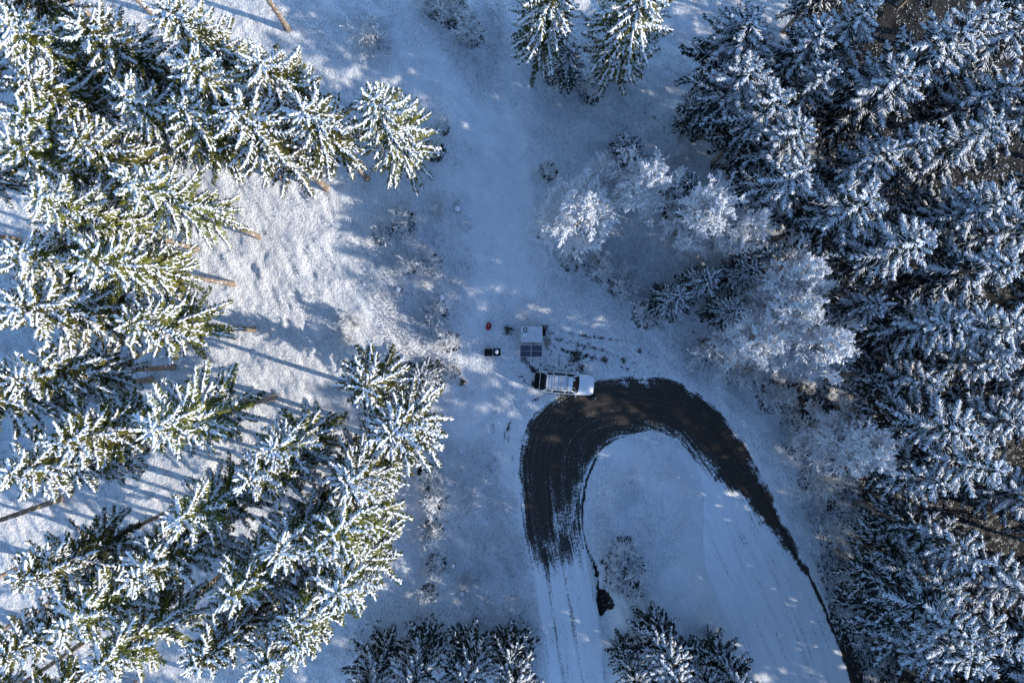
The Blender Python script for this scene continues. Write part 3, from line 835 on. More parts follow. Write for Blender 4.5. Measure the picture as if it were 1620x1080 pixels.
row([('g', (578, 612), 16.5, 1.0), ('g', (607, 690), 18, 1.15), ('g', (560, 770), 17, 1.0), ('g', (530, 850), 18, 1.1), ('g', (525, 935), 18, 1.05), ('g', (480, 985), 18)],
    'along the sunlit edge facing the road', 'the top', GL, 'y')
plant('s', (662, 600), 6.5, 'small star-shaped snowy spruce beside a round snow-capped stump', GL, 1.0)
# trees beyond the left edge, of which trunks and low boughs show
LB = [(112, 292), (187, 352), (240, 600), (125, 607), (92, 790), (30, 380), (60, 190), (150, 125), (70, 60), (170, 215), (-5, 120), (65, 880), (30, 985), (-10, 830), (150, 915)]
for k, b in enumerate(sorted(LB, key=lambda b: b[1])):
    plant('t', None, 20.5, f'snowy spruce at the left edge, top out of view, {ORD[k]} from the top', GL, base=b)
for k, b in enumerate(sorted([(140, 1010), (215, 1080), (90, 1090), (310, 1100), (400, 1090), (250, 990), (20, 1150)])):
    plant('g', None, 18.5, f'spruce at the bottom left edge, top out of view, {ORD[k]} from the left', GL, base=b)
for k, b in enumerate(sorted([(150, 30), (240, 20), (330, -20), (230, 110), (90, -40)])):
    plant('g', None, 18.5, f'spruce at the top left edge, top out of view, {ORD[k]} from the left', GL, base=b)
plant('t', None, 19.5, 'snowy spruce at the top edge showing only its leaning-looking dark trunk', GL, base=(456, 46))
# top middle
plant('o', None, 15, 'tall snowy spruce at the top edge, left of the bright pair', 'pair of spruces at the top edge', 1.08, base=(853, 98))
plant('o', None, 16.5, 'tall snowy spruce at the top edge, right of the bright pair', 'pair of spruces at the top edge', 1.12, base=(968, 122))
plant('s', (905, 75), 7, 'dark shaded young spruce between the bright pair at the top', GR, .9)
# right forest
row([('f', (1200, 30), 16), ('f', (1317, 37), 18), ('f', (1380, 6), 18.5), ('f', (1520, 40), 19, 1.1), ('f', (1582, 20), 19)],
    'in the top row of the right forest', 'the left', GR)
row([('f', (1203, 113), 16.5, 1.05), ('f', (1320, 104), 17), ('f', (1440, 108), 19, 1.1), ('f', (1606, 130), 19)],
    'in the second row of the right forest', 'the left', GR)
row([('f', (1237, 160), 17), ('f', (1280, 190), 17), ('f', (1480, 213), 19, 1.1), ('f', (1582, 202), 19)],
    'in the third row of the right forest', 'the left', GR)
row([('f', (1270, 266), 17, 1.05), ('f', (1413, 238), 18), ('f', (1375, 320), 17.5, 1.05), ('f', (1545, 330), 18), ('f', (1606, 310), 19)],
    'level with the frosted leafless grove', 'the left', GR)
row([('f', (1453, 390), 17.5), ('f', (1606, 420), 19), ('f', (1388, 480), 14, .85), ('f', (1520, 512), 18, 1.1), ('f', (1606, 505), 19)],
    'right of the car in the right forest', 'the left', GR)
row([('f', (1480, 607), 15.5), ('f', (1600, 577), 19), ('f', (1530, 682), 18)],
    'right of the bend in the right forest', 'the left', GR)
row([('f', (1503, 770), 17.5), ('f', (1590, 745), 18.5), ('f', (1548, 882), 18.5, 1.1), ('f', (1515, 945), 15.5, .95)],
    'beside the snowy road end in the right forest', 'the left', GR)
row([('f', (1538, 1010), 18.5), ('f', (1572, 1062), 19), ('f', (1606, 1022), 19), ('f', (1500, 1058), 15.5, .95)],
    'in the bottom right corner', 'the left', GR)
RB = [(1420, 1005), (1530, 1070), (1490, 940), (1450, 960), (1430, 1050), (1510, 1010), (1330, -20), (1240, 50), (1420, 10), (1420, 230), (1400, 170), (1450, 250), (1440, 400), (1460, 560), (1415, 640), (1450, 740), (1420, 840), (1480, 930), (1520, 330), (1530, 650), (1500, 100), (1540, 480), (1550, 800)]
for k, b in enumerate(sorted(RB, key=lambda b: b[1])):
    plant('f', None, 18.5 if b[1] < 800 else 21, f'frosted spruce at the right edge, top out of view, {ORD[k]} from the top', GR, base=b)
# frosted leafless trees
for ap, H, R, lab in (
        ((924, 330), 10, 1.2, 'leftmost hoar-white leafless tree, standing at the clearing above the trailer'),
        ((1036, 268), 12.5, 1.05, 'pointed hoar-white leafless tree, second from left in the grove'),
        ((1140, 322), 13, 1.05, 'large round hoar-white leafless tree in the middle of the grove'),
        ((1203, 350), 12.5, .8, 'narrow hoar-white leafless tree right of the large round one'),
        ((1292, 428), 13.5, 1.0, 'hoar-white leafless tree at the upper right end of the grove'),
        ((1275, 488), 13, .85, 'hoar-white leafless tree below the upper right end of the grove'),
        ((1218, 536), 12, .9, 'hoar-white leafless tree nearest the outer side of the bend'),
        ((1342, 545), 13.5, 1.1, 'rightmost large hoar-white leafless tree against the dark spruces'),
        ((1405, 716), 13, .95, 'lone hoar-white leafless tree right of the dark road leg'),
        ((958, 268), 5.5, .75, 'thin shaded leafless sapling above the leftmost frosted tree'),
        ((1345, 690), 8, .8, 'thin bluish leafless tree left of the lone frosted one')):
    plant('b', ap, H, lab, GB, R)
for ap, H, lab in (((1100, 280), 9, 'small bright spruce tip squeezed between two frosted leafless trees'),
                   ((1005, 228), 6, 'small bluish spruce above the pointed frosted tree'),
                   ((1075, 470), 6.5, 'dark blue young spruce below the frosted grove'),
                   ((1125, 440), 7.5, 'dark young spruce under the large round frosted tree'),
                   ((1165, 490), 7, 'shaded young spruce between grove and outer bend'),
                   ((1190, 430), 8, 'shaded young spruce right of the narrow frosted tree'),
                   ((1230, 400), 9, 'half-hidden young spruce behind the frosted grove'),
                   ((1120, 150), 7, 'shaded young spruce left of the right forest')):
    plant('s', ap, H, lab, 'young spruces round the grove', 1.0)
# bottom edge
for ap, H, R, lab in (((570, 1128), 11, 1.4, 'shaded spruce at the bottom edge, leftmost of four'),
                      ((650, 1114), 11, 1.4, 'shaded spruce at the bottom edge, second of four from left'),
                      ((730, 1120), 11, 1.4, 'shaded spruce at the bottom edge, third of four from left'),
                      ((806, 1116), 11, 1.4, 'shaded spruce at the bottom edge, nearest the snowy road on its left'),
                      ((1080, 1085), 12, 1.3, 'sunlit spruce at the bottom edge on the island inside the bend'),
                      ((1012, 1098), 9, .95, 'shaded spruce at the bottom edge just right of the road'),
                      ((1180, 1108), 10, 1.1, 'shaded spruce right of the sunlit one on the island'),
                      ((1130, 1108), 9, 1.0, 'shaded spruce behind the sunlit one at the bottom edge')):
    plant('s', ap, H, lab, GBT, R)
# forest that goes on below the bottom right corner, out of the picture, and shades the road
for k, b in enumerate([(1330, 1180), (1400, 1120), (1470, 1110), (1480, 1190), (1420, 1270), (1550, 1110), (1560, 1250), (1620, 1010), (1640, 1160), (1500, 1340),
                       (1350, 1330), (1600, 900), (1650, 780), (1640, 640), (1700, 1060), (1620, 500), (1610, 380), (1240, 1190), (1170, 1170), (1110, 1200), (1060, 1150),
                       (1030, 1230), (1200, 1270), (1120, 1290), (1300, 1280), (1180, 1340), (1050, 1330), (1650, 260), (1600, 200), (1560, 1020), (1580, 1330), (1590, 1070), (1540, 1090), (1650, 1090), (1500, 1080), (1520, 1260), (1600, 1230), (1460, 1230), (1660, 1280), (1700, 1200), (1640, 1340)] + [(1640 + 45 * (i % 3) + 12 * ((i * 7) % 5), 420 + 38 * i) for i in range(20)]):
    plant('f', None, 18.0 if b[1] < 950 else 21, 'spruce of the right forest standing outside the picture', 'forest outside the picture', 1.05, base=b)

# ------------------------------------------------------------------ bushes, grass, stumps, logs
BUSH = [make_bush(61, 2.1, 1.35, M['bushfrost'], 15, 8, 6, 3.0), make_bush(62, 1.8, 1.25, M['bushfrost'], 14, 8, 6, 3.0), make_bush(63, 2.4, 1.2, M['bushfrost'], 13, 8, 6, 3.0)]
DBUSH = [make_bush(64, 0.5, 0.55, M['darktwig'], 26, 6, 4, .9), make_bush(65, 0.4, 0.45, M['darktwig'], 22, 6, 4, .9)]
SBUSH = [make_bush(66, 1.5, 1.0, M['frost'], 22, 9, 7, 1.5)]
def bush(lib, k, px, py, s, label, group, name='frosted_bush'):
    x, y = W(px, py)
    o = link(name, lib[k % len(lib)])
    o.location = (x, y, gz(x, y)); o.rotation_euler = (0, 0, rnd.uniform(0, 6.28)); o.scale = (s, s, s * rnd.uniform(.85, 1.1))
    tag(o, label, 'bush', group)
BG = 'frosted bushes round the clearing'
for k, (px, py, s, lab) in enumerate([
        (640, 352, 1.0, 'upper of two frosted bushes left of the clearing track'),
        (604, 372, .9, 'lower frosted bush left of the clearing track, next to its larger twin'),
        (648, 420, .8, 'thin frosted bush above the ringed stump'),
        (684, 420, .9, 'thin frosted bush right of the ringed stump'),
        (690, 495, 1.0, 'frosted bush at the left rim of the camp'),
        (712, 540, .9, 'frosted bush left of the black boxes'),
        (716, 590, .7, 'frosted bush right of the white-capped stump'),
        (676, 752, 1.1, 'topmost frosted bush in the strip between spruces and road'),
        (690, 790, 1.1, 'second frosted bush down in the strip between spruces and road'),
        (684, 838, 1.0, 'third frosted bush down in the strip between spruces and road'),
        (692, 892, 1.0, 'fourth frosted bush down in the strip between spruces and road'),
        (678, 935, .8, 'lowest frosted bush in the strip between spruces and road'),
        (742, 918, .6, 'small frosted bush midway between strip and snowy road'),
        (985, 862, 1.1, 'frosted bush at the upper tip of the island thicket'),
        (965, 888, .9, 'frosted bush on the road side of the island thicket'),
        (1000, 892, 1.1, 'frosted bush in the middle of the island thicket'),
        (975, 915, 1.0, 'frosted bush just above the dark pit'),
        (1002, 930, .9, 'frosted bush at the lower end of the island thicket'),
        (715, 22, 1.3, 'frosted bush at the top edge left of the bright spruce pair'),
        (745, 55, 1.2, 'frosted bush below the one at the top edge'),
        (690, 10, 1.2, 'frosted bush at the very top, left of the others there'),
        (590, 62, 1.1, 'lone frosted bush in the shade above the isolated spruce'),
        (690, 240, 1.0, 'frosted bush right of the isolated spruce'),
        (700, 205, .8, 'small frosted bush right of the isolated spruce tip'),
        (868, 272, .9, 'frosted bush left of the thin leafless sapling'),
        (905, 410, 1.1, 'frosted bush under the leftmost frosted tree'),
        (950, 425, 1.1, 'frosted bush below the leftmost frosted tree, right of its neighbour'),
        (985, 455, 1.0, 'frosted bush between grove and trailer'),
        (1020, 500, 1.1, 'frosted bush above the top of the bend'),
        (1110, 560, 1.2, 'frosted bush at the outer bank of the bend, leftmost'),
        (1165, 590, 1.2, 'frosted bush at the outer bank of the bend, second from left'),
        (1215, 625, 1.3, 'frosted bush at the outer bank of the bend, third from left'),
        (1255, 690, 1.3, 'frosted bush right of the dark road leg, upper'),
        (1285, 760, 1.2, 'frosted bush right of the dark road leg, middle'),
        (1320, 840, 1.2, 'frosted bush right of the dark road tip, lower'),
        (1345, 900, 1.1, 'frosted bush beside the thin dark ditch line'),
        (880, 118, 1.0, 'frosted bush at the foot of the bright spruce pair'),
        (935, 140, 1.1, 'frosted bush at the foot of the right bright spruce')]):
    bush(BUSH, k, px, py, s, lab, BG)
for k, (px, py, s, lab) in enumerate([(552, 505, 1.0, 'bright frosted bush in the sunlit snow on the left'), (570, 512, .7, 'small bright bush right of the sunlit one on the left'),
                                      (553, 535, .8, 'dull frosted bush below the sunlit pair on the left'), (697, 336, .85, 'star-shaped white bush beside a snow-capped stump near the track')]):
    bush(SBUSH, k, px, py, s, lab, BG)
for k, (px, py, s, lab) in enumerate([(908, 566, 1.15, 'dark brown twig clump between trailer and car'), (956, 569, .75, 'small dark twig clump above the bend'),
                                      (919, 580, .6, 'small dark twig clump above the car bonnet'), (985, 570, .6, 'brown twig clump above the top of the bend'),
                                      (806, 523, 1.0, 'dark round bush left of the trailer'), (862, 517, .7, 'brown bush at the upper right corner of the trailer'),
                                      (733, 605, .8, 'dark tuft in the snow left of the car'), (828, 568, .6, 'rusty brown tuft below the solar panels'),
                                      (855, 372, .8, 'dark tuft below the snowy log'), (1190, 600, .9, 'dark tuft at the outer bank'), (1010, 555, .5, 'tiny dark tuft right of the camp')]):
    bush(DBUSH, k, px, py, s, lab, 'dark tufts in the snow', 'dark_tuft')

def build_grass():
    rng = np.random.RandomState(77)
    zones = [([(705, 700), (770, 690), (820, 800), (850, 960), (862, 1080), (800, 1080), (740, 960), (690, 880), (680, 760)], 22000, .45),
             ([(1240, 640), (1330, 700), (1380, 840), (1420, 1080), (1370, 1080), (1290, 880), (1250, 780), (1200, 690)], 14000, .45),
             ([(935, 770), (1000, 740), (1040, 800), (1020, 900), (960, 890), (935, 850)], 3500, .30),
             ([(590, 320), (740, 300), (760, 420), (730, 560), (690, 600), (620, 560), (570, 430)], 15000, .42),
             ([(860, 380), (1010, 360), (1080, 460), (1030, 520), (930, 500), (870, 450)], 8000, .45),
             ([(1040, 520), (1160, 540), (1260, 620), (1270, 700), (1200, 690), (1130, 620), (1050, 580)], 9000, .40),
             ([(640, 0), (800, 0), (820, 80), (760, 160), (690, 60)], 6000, .45),
             ([(820, 110), (1060, 110), (1080, 260), (960, 300), (850, 230)], 7000, .40),
             ([(560, 20), (620, 20), (630, 100), (570, 110)], 2500, .4),
             ([(0, 0), (1620, 0), (1620, 1080), (0, 1080)], 55000, .24),
             ([(700, 460), (1000, 480), (1020, 600), (900, 590), (830, 660), (740, 640)], 5000, .16)]
    P = []; Ls = []; tn = []
    for poly, n, L in zones:
        pa = np.array(poly); got = 0
        lo, hi = pa.min(0), pa.max(0)
        while got < n:
            c = rng.uniform(lo, hi, (n * 2, 2))
            d = sdf(c[:, 0], c[:, 1], poly)
            k = (d < 0) & (rng.rand(len(c)) < 0.35 + 0.65 * sstep(0, 25, -d)) & (sdf(c[:, 0], c[:, 1], ROADPOLY) > 2)
            k &= rng.rand(len(c)) < 0.25 + 0.75 * sstep(-.2, .4, vnoise(c[:, 0] / 22, c[:, 1] / 22, 31))
            k &= ~((abs(c[:, 0] - 894) < 56) & (abs(c[:, 1] - 606) < 24)) & ~((abs(c[:, 0] - 841) < 22) & (abs(c[:, 1] - 540) < 30)) & ~((abs(c[:, 0] - 780) < 16) & (abs(c[:, 1] - 557) < 9))
            c = c[k][:n - got]; got += len(c)
            P.append(c); Ls.append(L * rng.uniform(.5, 1.4, len(c))); tn.append(rng.normal(.88, .24, len(c)))
    P = np.concatenate(P); L = np.concatenate(Ls); tone = np.concatenate(tn).clip(0, 1)
    x = (P[:, 0] - 810) * PX; y = (540 - P[:, 1]) * PX; z = ground_h(x, y) - .03
    n = len(x)
    az = rng.uniform(0, 6.28, n) * .5 + 2.2 * vnoise(x / 3, y / 3, 9) + 2.0
    el = np.radians(rng.uniform(12, 75, n))
    d = np.stack([np.cos(az) * np.cos(el), np.sin(az) * np.cos(el), np.sin(el)], 1)
    d2 = norm(d + np.array([0, 0, -0.55]) + rng.normal(0, .15, (n, 3)))
    r = norm(np.cross(d, [0, 0, 1.0])) * rng.uniform(.010, .022, n)[:, None]
    B = np.stack([x, y, z], 1); m = B + d * (L * .55)[:, None]; tp = m + d2 * (L * .5)[:, None]
    m[:, 2] = np.maximum(m[:, 2], z + .05); tp[:, 2] = np.maximum(tp[:, 2], z + .04)
    V = np.stack([B - r, B + r, m + r, m - r, tp], 1).reshape(-1, 3)
    o = (np.arange(n) * 5)[:, None]
    me = np_mesh('dry_grass', V, [np.array([[3, 2, 4]]) + o, np.array([[0, 1, 2, 3]]) + o], M['blades'], False)
    fattr(me, 'tone', np.repeat(tone, 5))
    tag(link('dry_grass', me), 'frosted dry grass sticking out of the snow', None, None, 'stuff')
build_grass()

def lump(rx, ry, rz, seed, c=(0, 0, 0), flatten=True, amp=.12, sub=3):
    b = bmesh.new(); bmesh.ops.create_icosphere(b, subdivisions=sub, radius=1)
    rr = random.Random(seed); ph = [rr.uniform(0, 6) for _ in range(6)]
    for v in b.verts:
        p = v.co
        k = 1 + amp * (math.sin(3 * p.x + ph[0]) * math.sin(3.3 * p.y + ph[1]) + .6 * math.sin(6 * p.y + ph[2]) * math.sin(5 * p.z + ph[3]) + .4 * math.sin(9 * p.x + ph[4]))
        v.co = Vector((p.x * rx * k, p.y * ry * k, p.z * rz * k))
        if flatten and v.co.z < -rz * .45: v.co.z = -rz * .45
        v.co += Vector(c)
    return b

def stump(px, py, r, h, label):
    x, y = W(px, py); e = empty('tree_stump', (x, y, gz(x, y) - .05), rnd.uniform(0, 6))
    tag(e, label, 'stump', 'snow-capped tree stumps')
    b = cyl_bm(r * 1.12, h, (0, 0, h / 2), 'Z', 18, r, .02)
    for v in b.verts: v.co.x *= 1 + .06 * math.sin(3 * math.atan2(v.co.y, v.co.x)); v.co.y *= 1 + .05 * math.sin(5 * math.atan2(v.co.y, v.co.x))
    part('wood', b, M['bark'], e)
    part('snow_cap', lump(r * .98, r * .98, .12, int(px), (0, 0, h + .05), True, .06), M['snow'], e, True)
for px, py, r, h, lab in ((687, 577, .27, .75, 'bright round snow-capped stump beside the small star-shaped spruce'), (631, 459, .22, .35, 'ringed flat stump in the shaded snow left of the track'),
                          (725, 333, .26, .4, 'snow-capped stump right of the star-shaped white bush'), (717, 893, .2, .4, 'small snow-capped stump right of the bush strip'),
                          (731, 938, .2, .35, 'small snow-capped stump at the lower end of the bush strip'), (700, 470, .24, .3, 'low snowy stump left of the trailer'),
                          (700, 512, .18, .3, 'small snowy stump by the camp rim bush')):
    stump(px, py, r, h, lab)

def log(p, q, r, label, name='fallen_log'):
    a = W(*p); b = W(*q)
    e = empty(name, (a[0], a[1], gz(*a)))
    dz = gz(*b) - gz(*a)
    A = np.array([[0, 0, r * .7], [(b[0] - a[0]) * .5, (b[1] - a[1]) * .5 + .04, dz * .5 + r * .8], [b[0] - a[0], b[1] - a[1], dz + r * .7]])
    acc = Acc(); tube(acc, A, [r, r * .95, r * .8], 8); link('wood', acc.mesh('log_wood', M['bark']), e)
    acc = Acc(); tt = np.linspace(.03, .97, 9)[:, None]
    B = np.concatenate([A[0] + (A[1] - A[0]) * tt[:5] * 2, A[1] + (A[2] - A[1]) * (tt[5:] * 2 - 1)]) + [0, 0, r * .55]
    tube(acc, B, r * (.62 + .22 * np.sin(np.arange(9) * 2.1)), 6); link('snow', acc.mesh('log_snow', M['snow']), e)
    tag(e, label, 'log', 'fallen logs')
log((849, 345), (871, 358), .20, 'snow-covered log left of the leftmost frosted tree')
log((716, 308), (727, 326), .06, 'thin snowy pole pointing at a stump near the track')
log((622, 402), (642, 390), .09, 'thin snowy log in the bushes left of the track')
log((1385, 545), (1425, 555), .12, 'fallen trunk on the dark floor of the right forest')
log((1450, 260), (1600, 215), .10, 'long dark fallen trunk in the upper right forest')

# ------------------------------------------------------------------ the white car
def loft(secs, closed_ends=True):
    """secs: list of lists of (x,y,z) with equal length, joined in order"""
    b = bmesh.new(); R = [[b.verts.new(p) for p in s] for s in secs]
    n = len(R[0])
    for i in range(len(R) - 1):
        for j in range(n):
            k = (j + 1) % n
            b.faces.new((R[i][j], R[i][k], R[i + 1][k], R[i + 1][j]))
    if closed_ends:
        b.faces.new(R[0][::-1]); b.faces.new(R[-1])
    return b

def pane(b, corners, off=.004):
    p = [Vector(c) for c in corners]
    n = (p[1] - p[0]).cross(p[2] - p[0]).normalized()
    f = [b.verts.new(q + n * off) for q in p]; g = [b.verts.new(q - n * .012) for q in p]
    b.faces.new(f)
    for i in range(4): b.faces.new((f[i], g[i], g[(i + 1) % 4], f[(i + 1) % 4]))
    return b

def build_car():
    x, y = W(895.5, 606, 0.8)
    e = empty('white_car', (x, y, .02), math.radians(-5.0))
    tag(e, 'white estate car with roof rack parked at the start of the bend', 'car')
    # lower body, nose towards +x
    st = [(-2.18, .74, .48, .78), (-2.10, .84, .36, .96), (-1.7, .895, .30, 1.02), (-.9, .91, .27, 1.03), (.3, .91, .27, 1.02), (1.10, .91, .28, 1.00),
          (1.35, .905, .29, .985), (1.75, .885, .30, .95), (2.08, .83, .33, .90), (2.27, .73, .38, .83), (2.36, .58, .44, .74), (2.40, .40, .50, .66)]
    secs = []
    for X, w, zb, zt in st:
        h = zt - zb
        ring = [(w * .90, zb), (w, zb + .30 * h), (w, zb + .62 * h), (w * .975, zb + .88 * h), (w * .90, zt - .015), (w * .62, zt + .012), (w * .25, zt + .022)]
        ring = ring + [(-a, z) for a, z in ring[::-1]]
        secs.append([(X, a, z) for a, z in ring])
    b = loft(secs)
    o = part('body', b, M['white'], e, True)
    md = o.modifiers.new('sub', 'SUBSURF'); md.levels = 1; md.render_levels = 1
    # greenhouse: pillars and roof
    bot = [(-1.98, .80), (-1.2, .84), (0.0, .85), (1.06, .78)]
    top = [(-1.66, .58), (-1.1, .61), (-.1, .62), (.40, .56)]
    zB, zT = 1.0, 1.62
    secs = []
    for f in (0, .5, 1):
        ring = []
        L = [(bx + (tx - bx) * f, by + (ty - by) * f) for (bx, by), (tx, ty) in zip(bot, top)]
        z = zB + (zT - zB) * f
        ring = [(X, Y, z) for X, Y in L] + [(L[-1][0] + .06, .3, z), (L[-1][0] + .06, -.3, z)] + [(X, -Y, z) for X, Y in L[::-1]] + [(L[0][0] - .03, -.3, z), (L[0][0] - .03, .3, z)]
        secs.append(ring)
    secs.append([(X * .985 + .0, Y * .93, zT + .045) for X, Y, _ in secs[-1]])
    cab = part('cabin', loft(secs), M['white'], e)
    def lerp_pt(i, f, s):
        bx, by = bot[i]; tx, ty = top[i]
        return (bx + (tx - bx) * f, s * (by + (ty - by) * f), zB + (zT - zB) * f)
    def along(i, j, u, f, s):
        a = Vector(lerp_pt(i, f, s)); c = Vector(lerp_pt(j, f, s)); return a + (c - a) * u
    for s in (1, -1):
        for (i, j, u0, u1, nm) in ((0, 1, .22, .95, 'side_window'), (1, 2, .06, .93, 'side_window'), (2, 3, .03, .80, 'side_window')):
            q = [along(i, j, u0, .10, s), along(i, j, u1, .10, s), along(i, j, u1, .90, s), along(i, j, u0, .90, s)]
            if s > 0: q = q[::-1]
            part(nm, pane(bmesh.new(), q, .006), M['glass'], e)
    # windscreen and rear window (slightly bowed: three strips each)
    def screen(nm, k, dx, f0, f1, wf):
        b = bmesh.new()
        def P(f, v):
            X = bot[k][0] + (top[k][0] - bot[k][0]) * f; Y = (bot[k][1] + (top[k][1] - bot[k][1]) * f)
            bow = dx * (1 - max(0, abs(v) * Y - .3) / (Y - .3)) if abs(v) * Y > .3 else dx
            return (X + bow, Y * v, zB + (zT - zB) * f)
        vs = [-wf, -.36, .36, wf]
        for a in range(3):
            q = [P(f0, vs[a]), P(f0, vs[a + 1]), P(f1, vs[a + 1]), P(f1, vs[a])]
            if dx < 0: q = q[::-1]
            pane(b, q, .007)
        return part(nm, b, M['glass'], e)
    ws = screen('windscreen', 3, .06, .06, .95, .93)
    screen('rear_window', 0, -.03, .05, .95, .95)
    # white square and grey sheet added for the bright spots on the windscreen
    part('white_square', box_bm(.09, .09, .012, (.66, -.28, 1.475), .004, 1, rot=Matrix.Rotation(math.radians(43), 3, 'Y')), M['mattewhite'], ws)
    part('grey_sheet', box_bm(.15, .20, .010, (.82, -.50, 1.335), .003, 1, rot=Matrix.Rotation(math.radians(43), 3, 'Y')), M['vent'], ws)
    # roof panels and rack
    part('roof_panel', box_bm(.56, 1.02, .02, (-.16, 0, 1.672), .008), M['silver'], cab)
    part('roof_panel', box_bm(.62, 1.02, .02, (-.78, 0, 1.672), .008), M['silver'], cab)
    part('roof_panel', box_bm(.42, 1.02, .02, (-1.33, 0, 1.672), .008), M['silver'], cab)
    rk = part('roof_rail', bar_bm((-1.6, .54, 1.74), (.12, .56, 1.74), .022), M['silver'], e, True)
    part('roof_rail', bar_bm((-1.6, -.54, 1.74), (.12, -.56, 1.74), .022), M['silver'], e, True)
    for X in (-1.5, -1.05, -.48, .06):
        part('crossbar', box_bm(.06, 1.16, .03, (X, 0, 1.765), .008), M['steel'], rk)
    for X in (-1.55, -.75, .08):
        for s in (1, -1): part('rack_foot', box_bm(.07, .05, .09, (X, .55 * s, 1.70), .01), M['black'], rk)
    # lowered dark tail flap with its pale edge strip
    fl = part('tail_flap', box_bm(.40, 1.36, .035, (-2.44, 0, .80), .01), M['black'], e)
    part('edge_strip', box_bm(.05, 1.66, .04, (-2.215, 0, .985), .012), M['tan'], e)
    part('flap_edge', box_bm(.38, .03, .03, (-2.43, -.70, .81), .008), M['whiteplast'], fl)
    part('rear_deck', box_bm(.20, 1.40, .02, (-2.08, 0, 1.005), .006), M['black'], e)
    # mirrors, handles, lamps, bumpers, grille, plates, wipers
    for s in (1, -1):
        mr = part('mirror', box_bm(.12, .20, .15, (.86, s * 1.00, 1.06), .04, 3), M['white'], e, True)
        part('mirror_glass', box_bm(.008, .15, .10, (.795, s * 1.00, 1.06), .002, 1), M['glass'], mr)
        for X in (-.75, .32): part('door_handle', box_bm(.18, .03, .03, (X, s * .918, .86), .01), M['whiteplast'], e)
        part('headlight', lump(.20, .13, .10, 3, (2.13, s * .60, .80), False, .02, 2), M['lamp'], e, True)
        part('tail_light', box_bm(.05, .12, .26, (-2.16, s * .72, .80), .015), M['redlens'], e)
        part('wiper', bar_bm((1.09, .06 + .05 * s, 1.035), (.86, .35 * s + .1, 1.22), .010, 6), M['black'], e)
    part('grille', box_bm(.05, .72, .13, (2.395, 0, .62), .02), M['black'], e)
    part('front_bumper', box_bm(.12, 1.30, .13, (2.32, 0, .42), .05, 3), M['white'], e, True)
    part('rear_bumper', box_bm(.16, 1.62, .16, (-2.20, 0, .48), .05, 3), M['white'], e, True)
    for X in (-1.38, 1.42):
        for s in (1, -1):
            wh = part('wheel', cyl_bm(.34, .22, (X, s * .83, .325), 'Y', 28, None, .04), M['rubber'], e, True)
            part('rim', cyl_bm(.21, .235, (X, s * .83, .325), 'Y', 20), M['rim'], wh)
    bb = bar_bm((1.0, .62, 1.02), (1.0, .70, 1.75), .006, 5)
    part('aerial', bb, M['black'], e)
build_car()

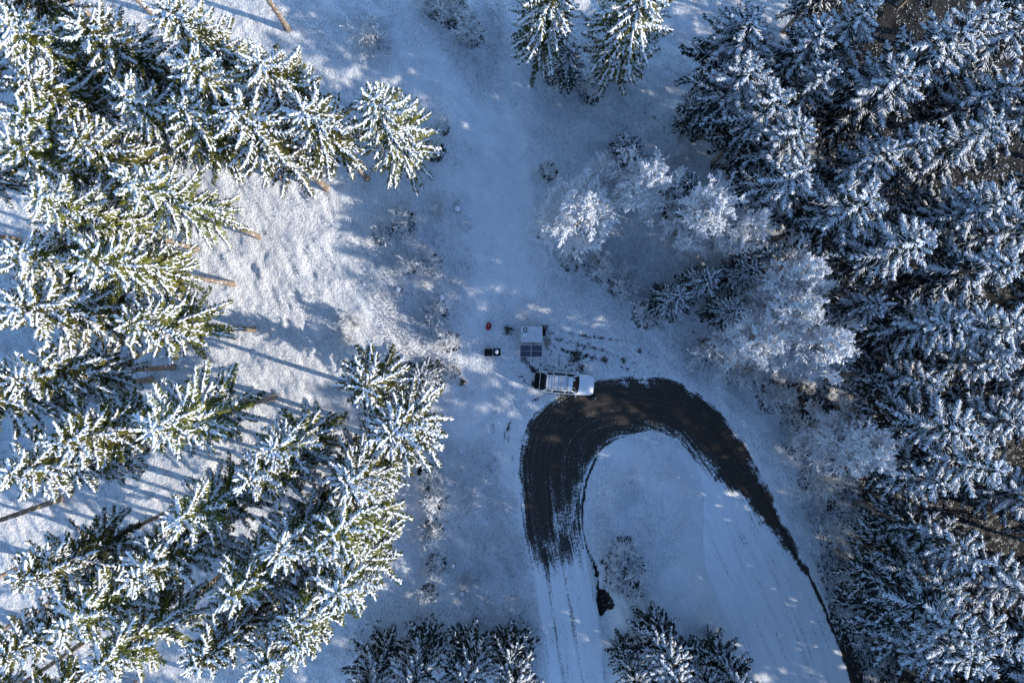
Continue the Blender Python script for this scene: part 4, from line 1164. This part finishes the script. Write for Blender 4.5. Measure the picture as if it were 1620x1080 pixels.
# ------------------------------------------------------------------ trailer and the solar panels
def build_trailer():
    x, y = W(841, 528.5, 1.5)
    e = empty('box_trailer', (x, y, 0))
    tag(e, 'small box trailer with pale grey roof and roof vents above the solar panels', 'trailer')
    part('box', box_bm(1.70, 1.22, 1.0, (0, 0, .98), .05, 3), M['trailer'], e)
    rf = part('roof', box_bm(1.80, 1.32, .14, (0, 0, 1.53), .06, 4), M['roofgrey'], e)
    for k in range(7): part('roof_rib', box_bm(.02, 1.06, .012, (-.36 + .18 * k, 0, 1.603), .004, 1), M['roofgrey'], rf)
    v = part('vent_hatch', box_bm(.34, .36, .05, (-.52, .36, 1.622), .02), M['vent'], e)
    part('vent_dome', lump(.075, .075, .05, 2, (-.52, .37, 1.66), True, .02, 2), M['whiteplast'], v, True)
    sk = part('skylight', box_bm(.36, .38, .03, (-.55, -.10, 1.613), .01), M['trailer'], e)
    for s in (-1, 1): part('pane', box_bm(.145, .30, .02, (-.55 + .085 * s, -.10, 1.636), .008), M['whiteplast'], sk)
    for s in (-1, 1):
        wh = part('wheel', cyl_bm(.24, .14, (-.1, s * .56, .24), 'Y', 24, None, .03), M['rubber'], e, True)
        part('rim', cyl_bm(.13, .15, (-.1, s * .56, .24), 'Y', 16), M['rim'], wh)
        part('drawbar', bar_bm((.75, .45 * s, .45), (1.72, .10 + .03 * s, .45), .03), M['steel'], e, True)
    part('coupling', box_bm(.24, .09, .10, (1.82, .10, .46), .03), M['black'], e)
    j = part('jockey_wheel', bar_bm((1.5, .16, .2), (1.5, .16, .9), .025), M['steel'], e, True)
    part('tyre', cyl_bm(.10, .06, (1.5, .16, .10), 'Y', 16), M['rubber'], j, True)
    part('toolbox', box_bm(.30, .62, .22, (1.05, .16, .60), .03), M['black'], e)
    part('marker_lamp', lump(.05, .05, .05, 4, (.12, .70, 1.50), False, .02, 2), M['whiteplast'], e, True)
    part('corner_leg', box_bm(.06, .06, .5, (-.80, -.55, .25), .01), M['steel'], e)
    part('corner_leg', box_bm(.06, .06, .5, (-.80, .55, .25), .01), M['steel'], e)
    # solar panels
    for k, (px, lab) in enumerate(((831.5, 'left solar panel leaning below the trailer'), (849, 'right solar panel leaning below the trailer'))):
        X, Y = W(px, 555, .85)
        p = empty('solar_panel', (X, Y, 0))
        tag(p, lab, 'solar panel', 'solar panels below the trailer')
        R = Matrix.Rotation(math.radians(22), 3, 'X'); c = Vector((0, 0, .85))
        w, h = .94, 1.10
        def P(nm, sx, sy, sz, dx, dy, dz, mat, par, bev=.004):
            return part(nm, box_bm(sx, sy, sz, c + R @ Vector((dx, dy, dz)), bev, 1, rot=R), mat, par)
        P('backing', w - .02, h - .02, .022, 0, 0, -.008, M['black'], p)
        for s in (-1, 1):
            P('frame_side', .028, h, .04, s * (w / 2 - .014), 0, 0, M['alu'], p)
            P('frame_side', w - .058, .028, .04, 0, s * (h / 2 - .014), 0, M['alu'], p)
            P('cell_field', w - .07, h / 2 - .05, .012, 0, s * (h / 4 - .002), .008, M['cells'], p, .001)
        P('frame_bar', w - .058, .022, .036, 0, 0, .002, M['alu'], p)
        for s in (-1, 1):
            t = c + R @ Vector((s * .40, .44, -.03)); part('leg', bar_bm((t.x, t.y, 0), t, .018), M['steel'], p, True)
            t = c + R @ Vector((s * .40, -.46, -.03)); part('leg', bar_bm((t.x, t.y, 0), t, .018), M['steel'], p, True)
build_trailer()

# ------------------------------------------------------------------ small camp things
def build_box(px, py, lab, filled):
    x, y = W(px, py, .45)
    e = empty('black_box', (x, y, 0.0), math.radians(2 if filled else -1))
    tag(e, lab, 'box', 'black square boxes')
    s, h, t = .60, .46, .035
    part('base', box_bm(s, s, .04, (0, 0, .05), .01), M['black'], e)
    for a in (-1, 1):
        part('side', box_bm(t, s, h, (a * (s / 2 - t / 2), 0, h / 2 + .03), .01), M['black'], e)
        part('side', box_bm(s - 2 * t - .004, t, h - .003, (0, a * (s / 2 - t / 2), h / 2 + .03), .01), M['black'], e)
    if filled:
        part('inner_floor', box_bm(s - 2 * t - .01, s - 2 * t - .01, .03, (0, 0, .30), .005), M['black'], e)
        o = link('snow_heap', bm_mesh('snow_heap', lump(.18, .19, .14, 9, (-.03, .03, .40), True, .14), M['snow'], True), e)
    else:
        part('lid', box_bm(s + .03, s + .03, .05, (0, 0, h + .055), .015), M['black'], e)
        for a in (-.18, 0, .18): part('lid_rib', box_bm(s - .06, .03, .012, (0, a, h + .084), .003, 1), M['black'], e)
build_box(772.5, 557.5, 'black square box with closed lid left of the trailer', False)
build_box(786, 557, 'black square box with a white heap inside', True)

def build_tub():
    x, y = W(773, 516.5, .25)
    e = empty('red_tub', (x, y, .0), math.radians(-14))
    tag(e, 'small red tapered tub lying on the snow above the boxes', 'tub')
    out = [(-.17, .30), (.13, .33), (.22, .10), (.20, -.12), (.02, -.34), (-.14, -.20), (-.22, .02)]
    def ring(k, z, dx=0): return [(a * k, b * k, z) for a, b in out]
    b = bmesh.new()
    S = [ring(.70, .03), ring(.86, .12), ring(1.0, .24), ring(1.06, .25), ring(1.06, .22), ring(.93, .21), ring(.80, .12), ring(.6, .07)]
    R = [[b.verts.new(p) for p in s] for s in S]
    for i in range(len(R) - 1):
        for j in range(7): b.faces.new((R[i][j], R[i][(j + 1) % 7], R[i + 1][(j + 1) % 7], R[i + 1][j]))
    b.faces.new(R[0][::-1]); b.faces.new(R[-1])
    part('shell', b, M['red'], e)
    for a in (-.08, .05): part('rib', box_bm(.03, .36, .03, (a, 0, .085), .01), M['red'], e)
    part('handle', bar_bm((-.14, .31, .27), (.10, .335, .27), .018), M['black'], e, True)
build_tub()

def build_sack(px, py, r, lab):
    x, y = W(px, py, .2)
    e = empty('black_sack', (x, y, .03), 0.4)
    tag(e, lab, 'sack')
    part('bag', lump(r, r * .85, r * .7, 17, (0, 0, r * .30), True, .10), M['sack'], e, True)
    part('knot', lump(.06, .05, .07, 5, (.05, .03, r * 1.02), False, .2, 2), M['sack'], e, True)
build_sack(940, 629, .28, 'black lumpy sack on the road edge at the car nose')

def build_pallet():
    x, y = W(866.5, 541, .1)
    e = empty('wooden_pallet', (x, y, .02), math.radians(3))
    tag(e, 'small snow-dusted wooden pallet right of the solar panels', 'pallet')
    for k in range(5): part('slat', box_bm(.07, .55, .02, (-.22 + .11 * k, 0, .10), .004, 1), M['wood'], e)
    for k in (-.2, .2): part('runner', box_bm(.54, .07, .08, (0, k, .049), .006, 1), M['wood'], e)
build_pallet()
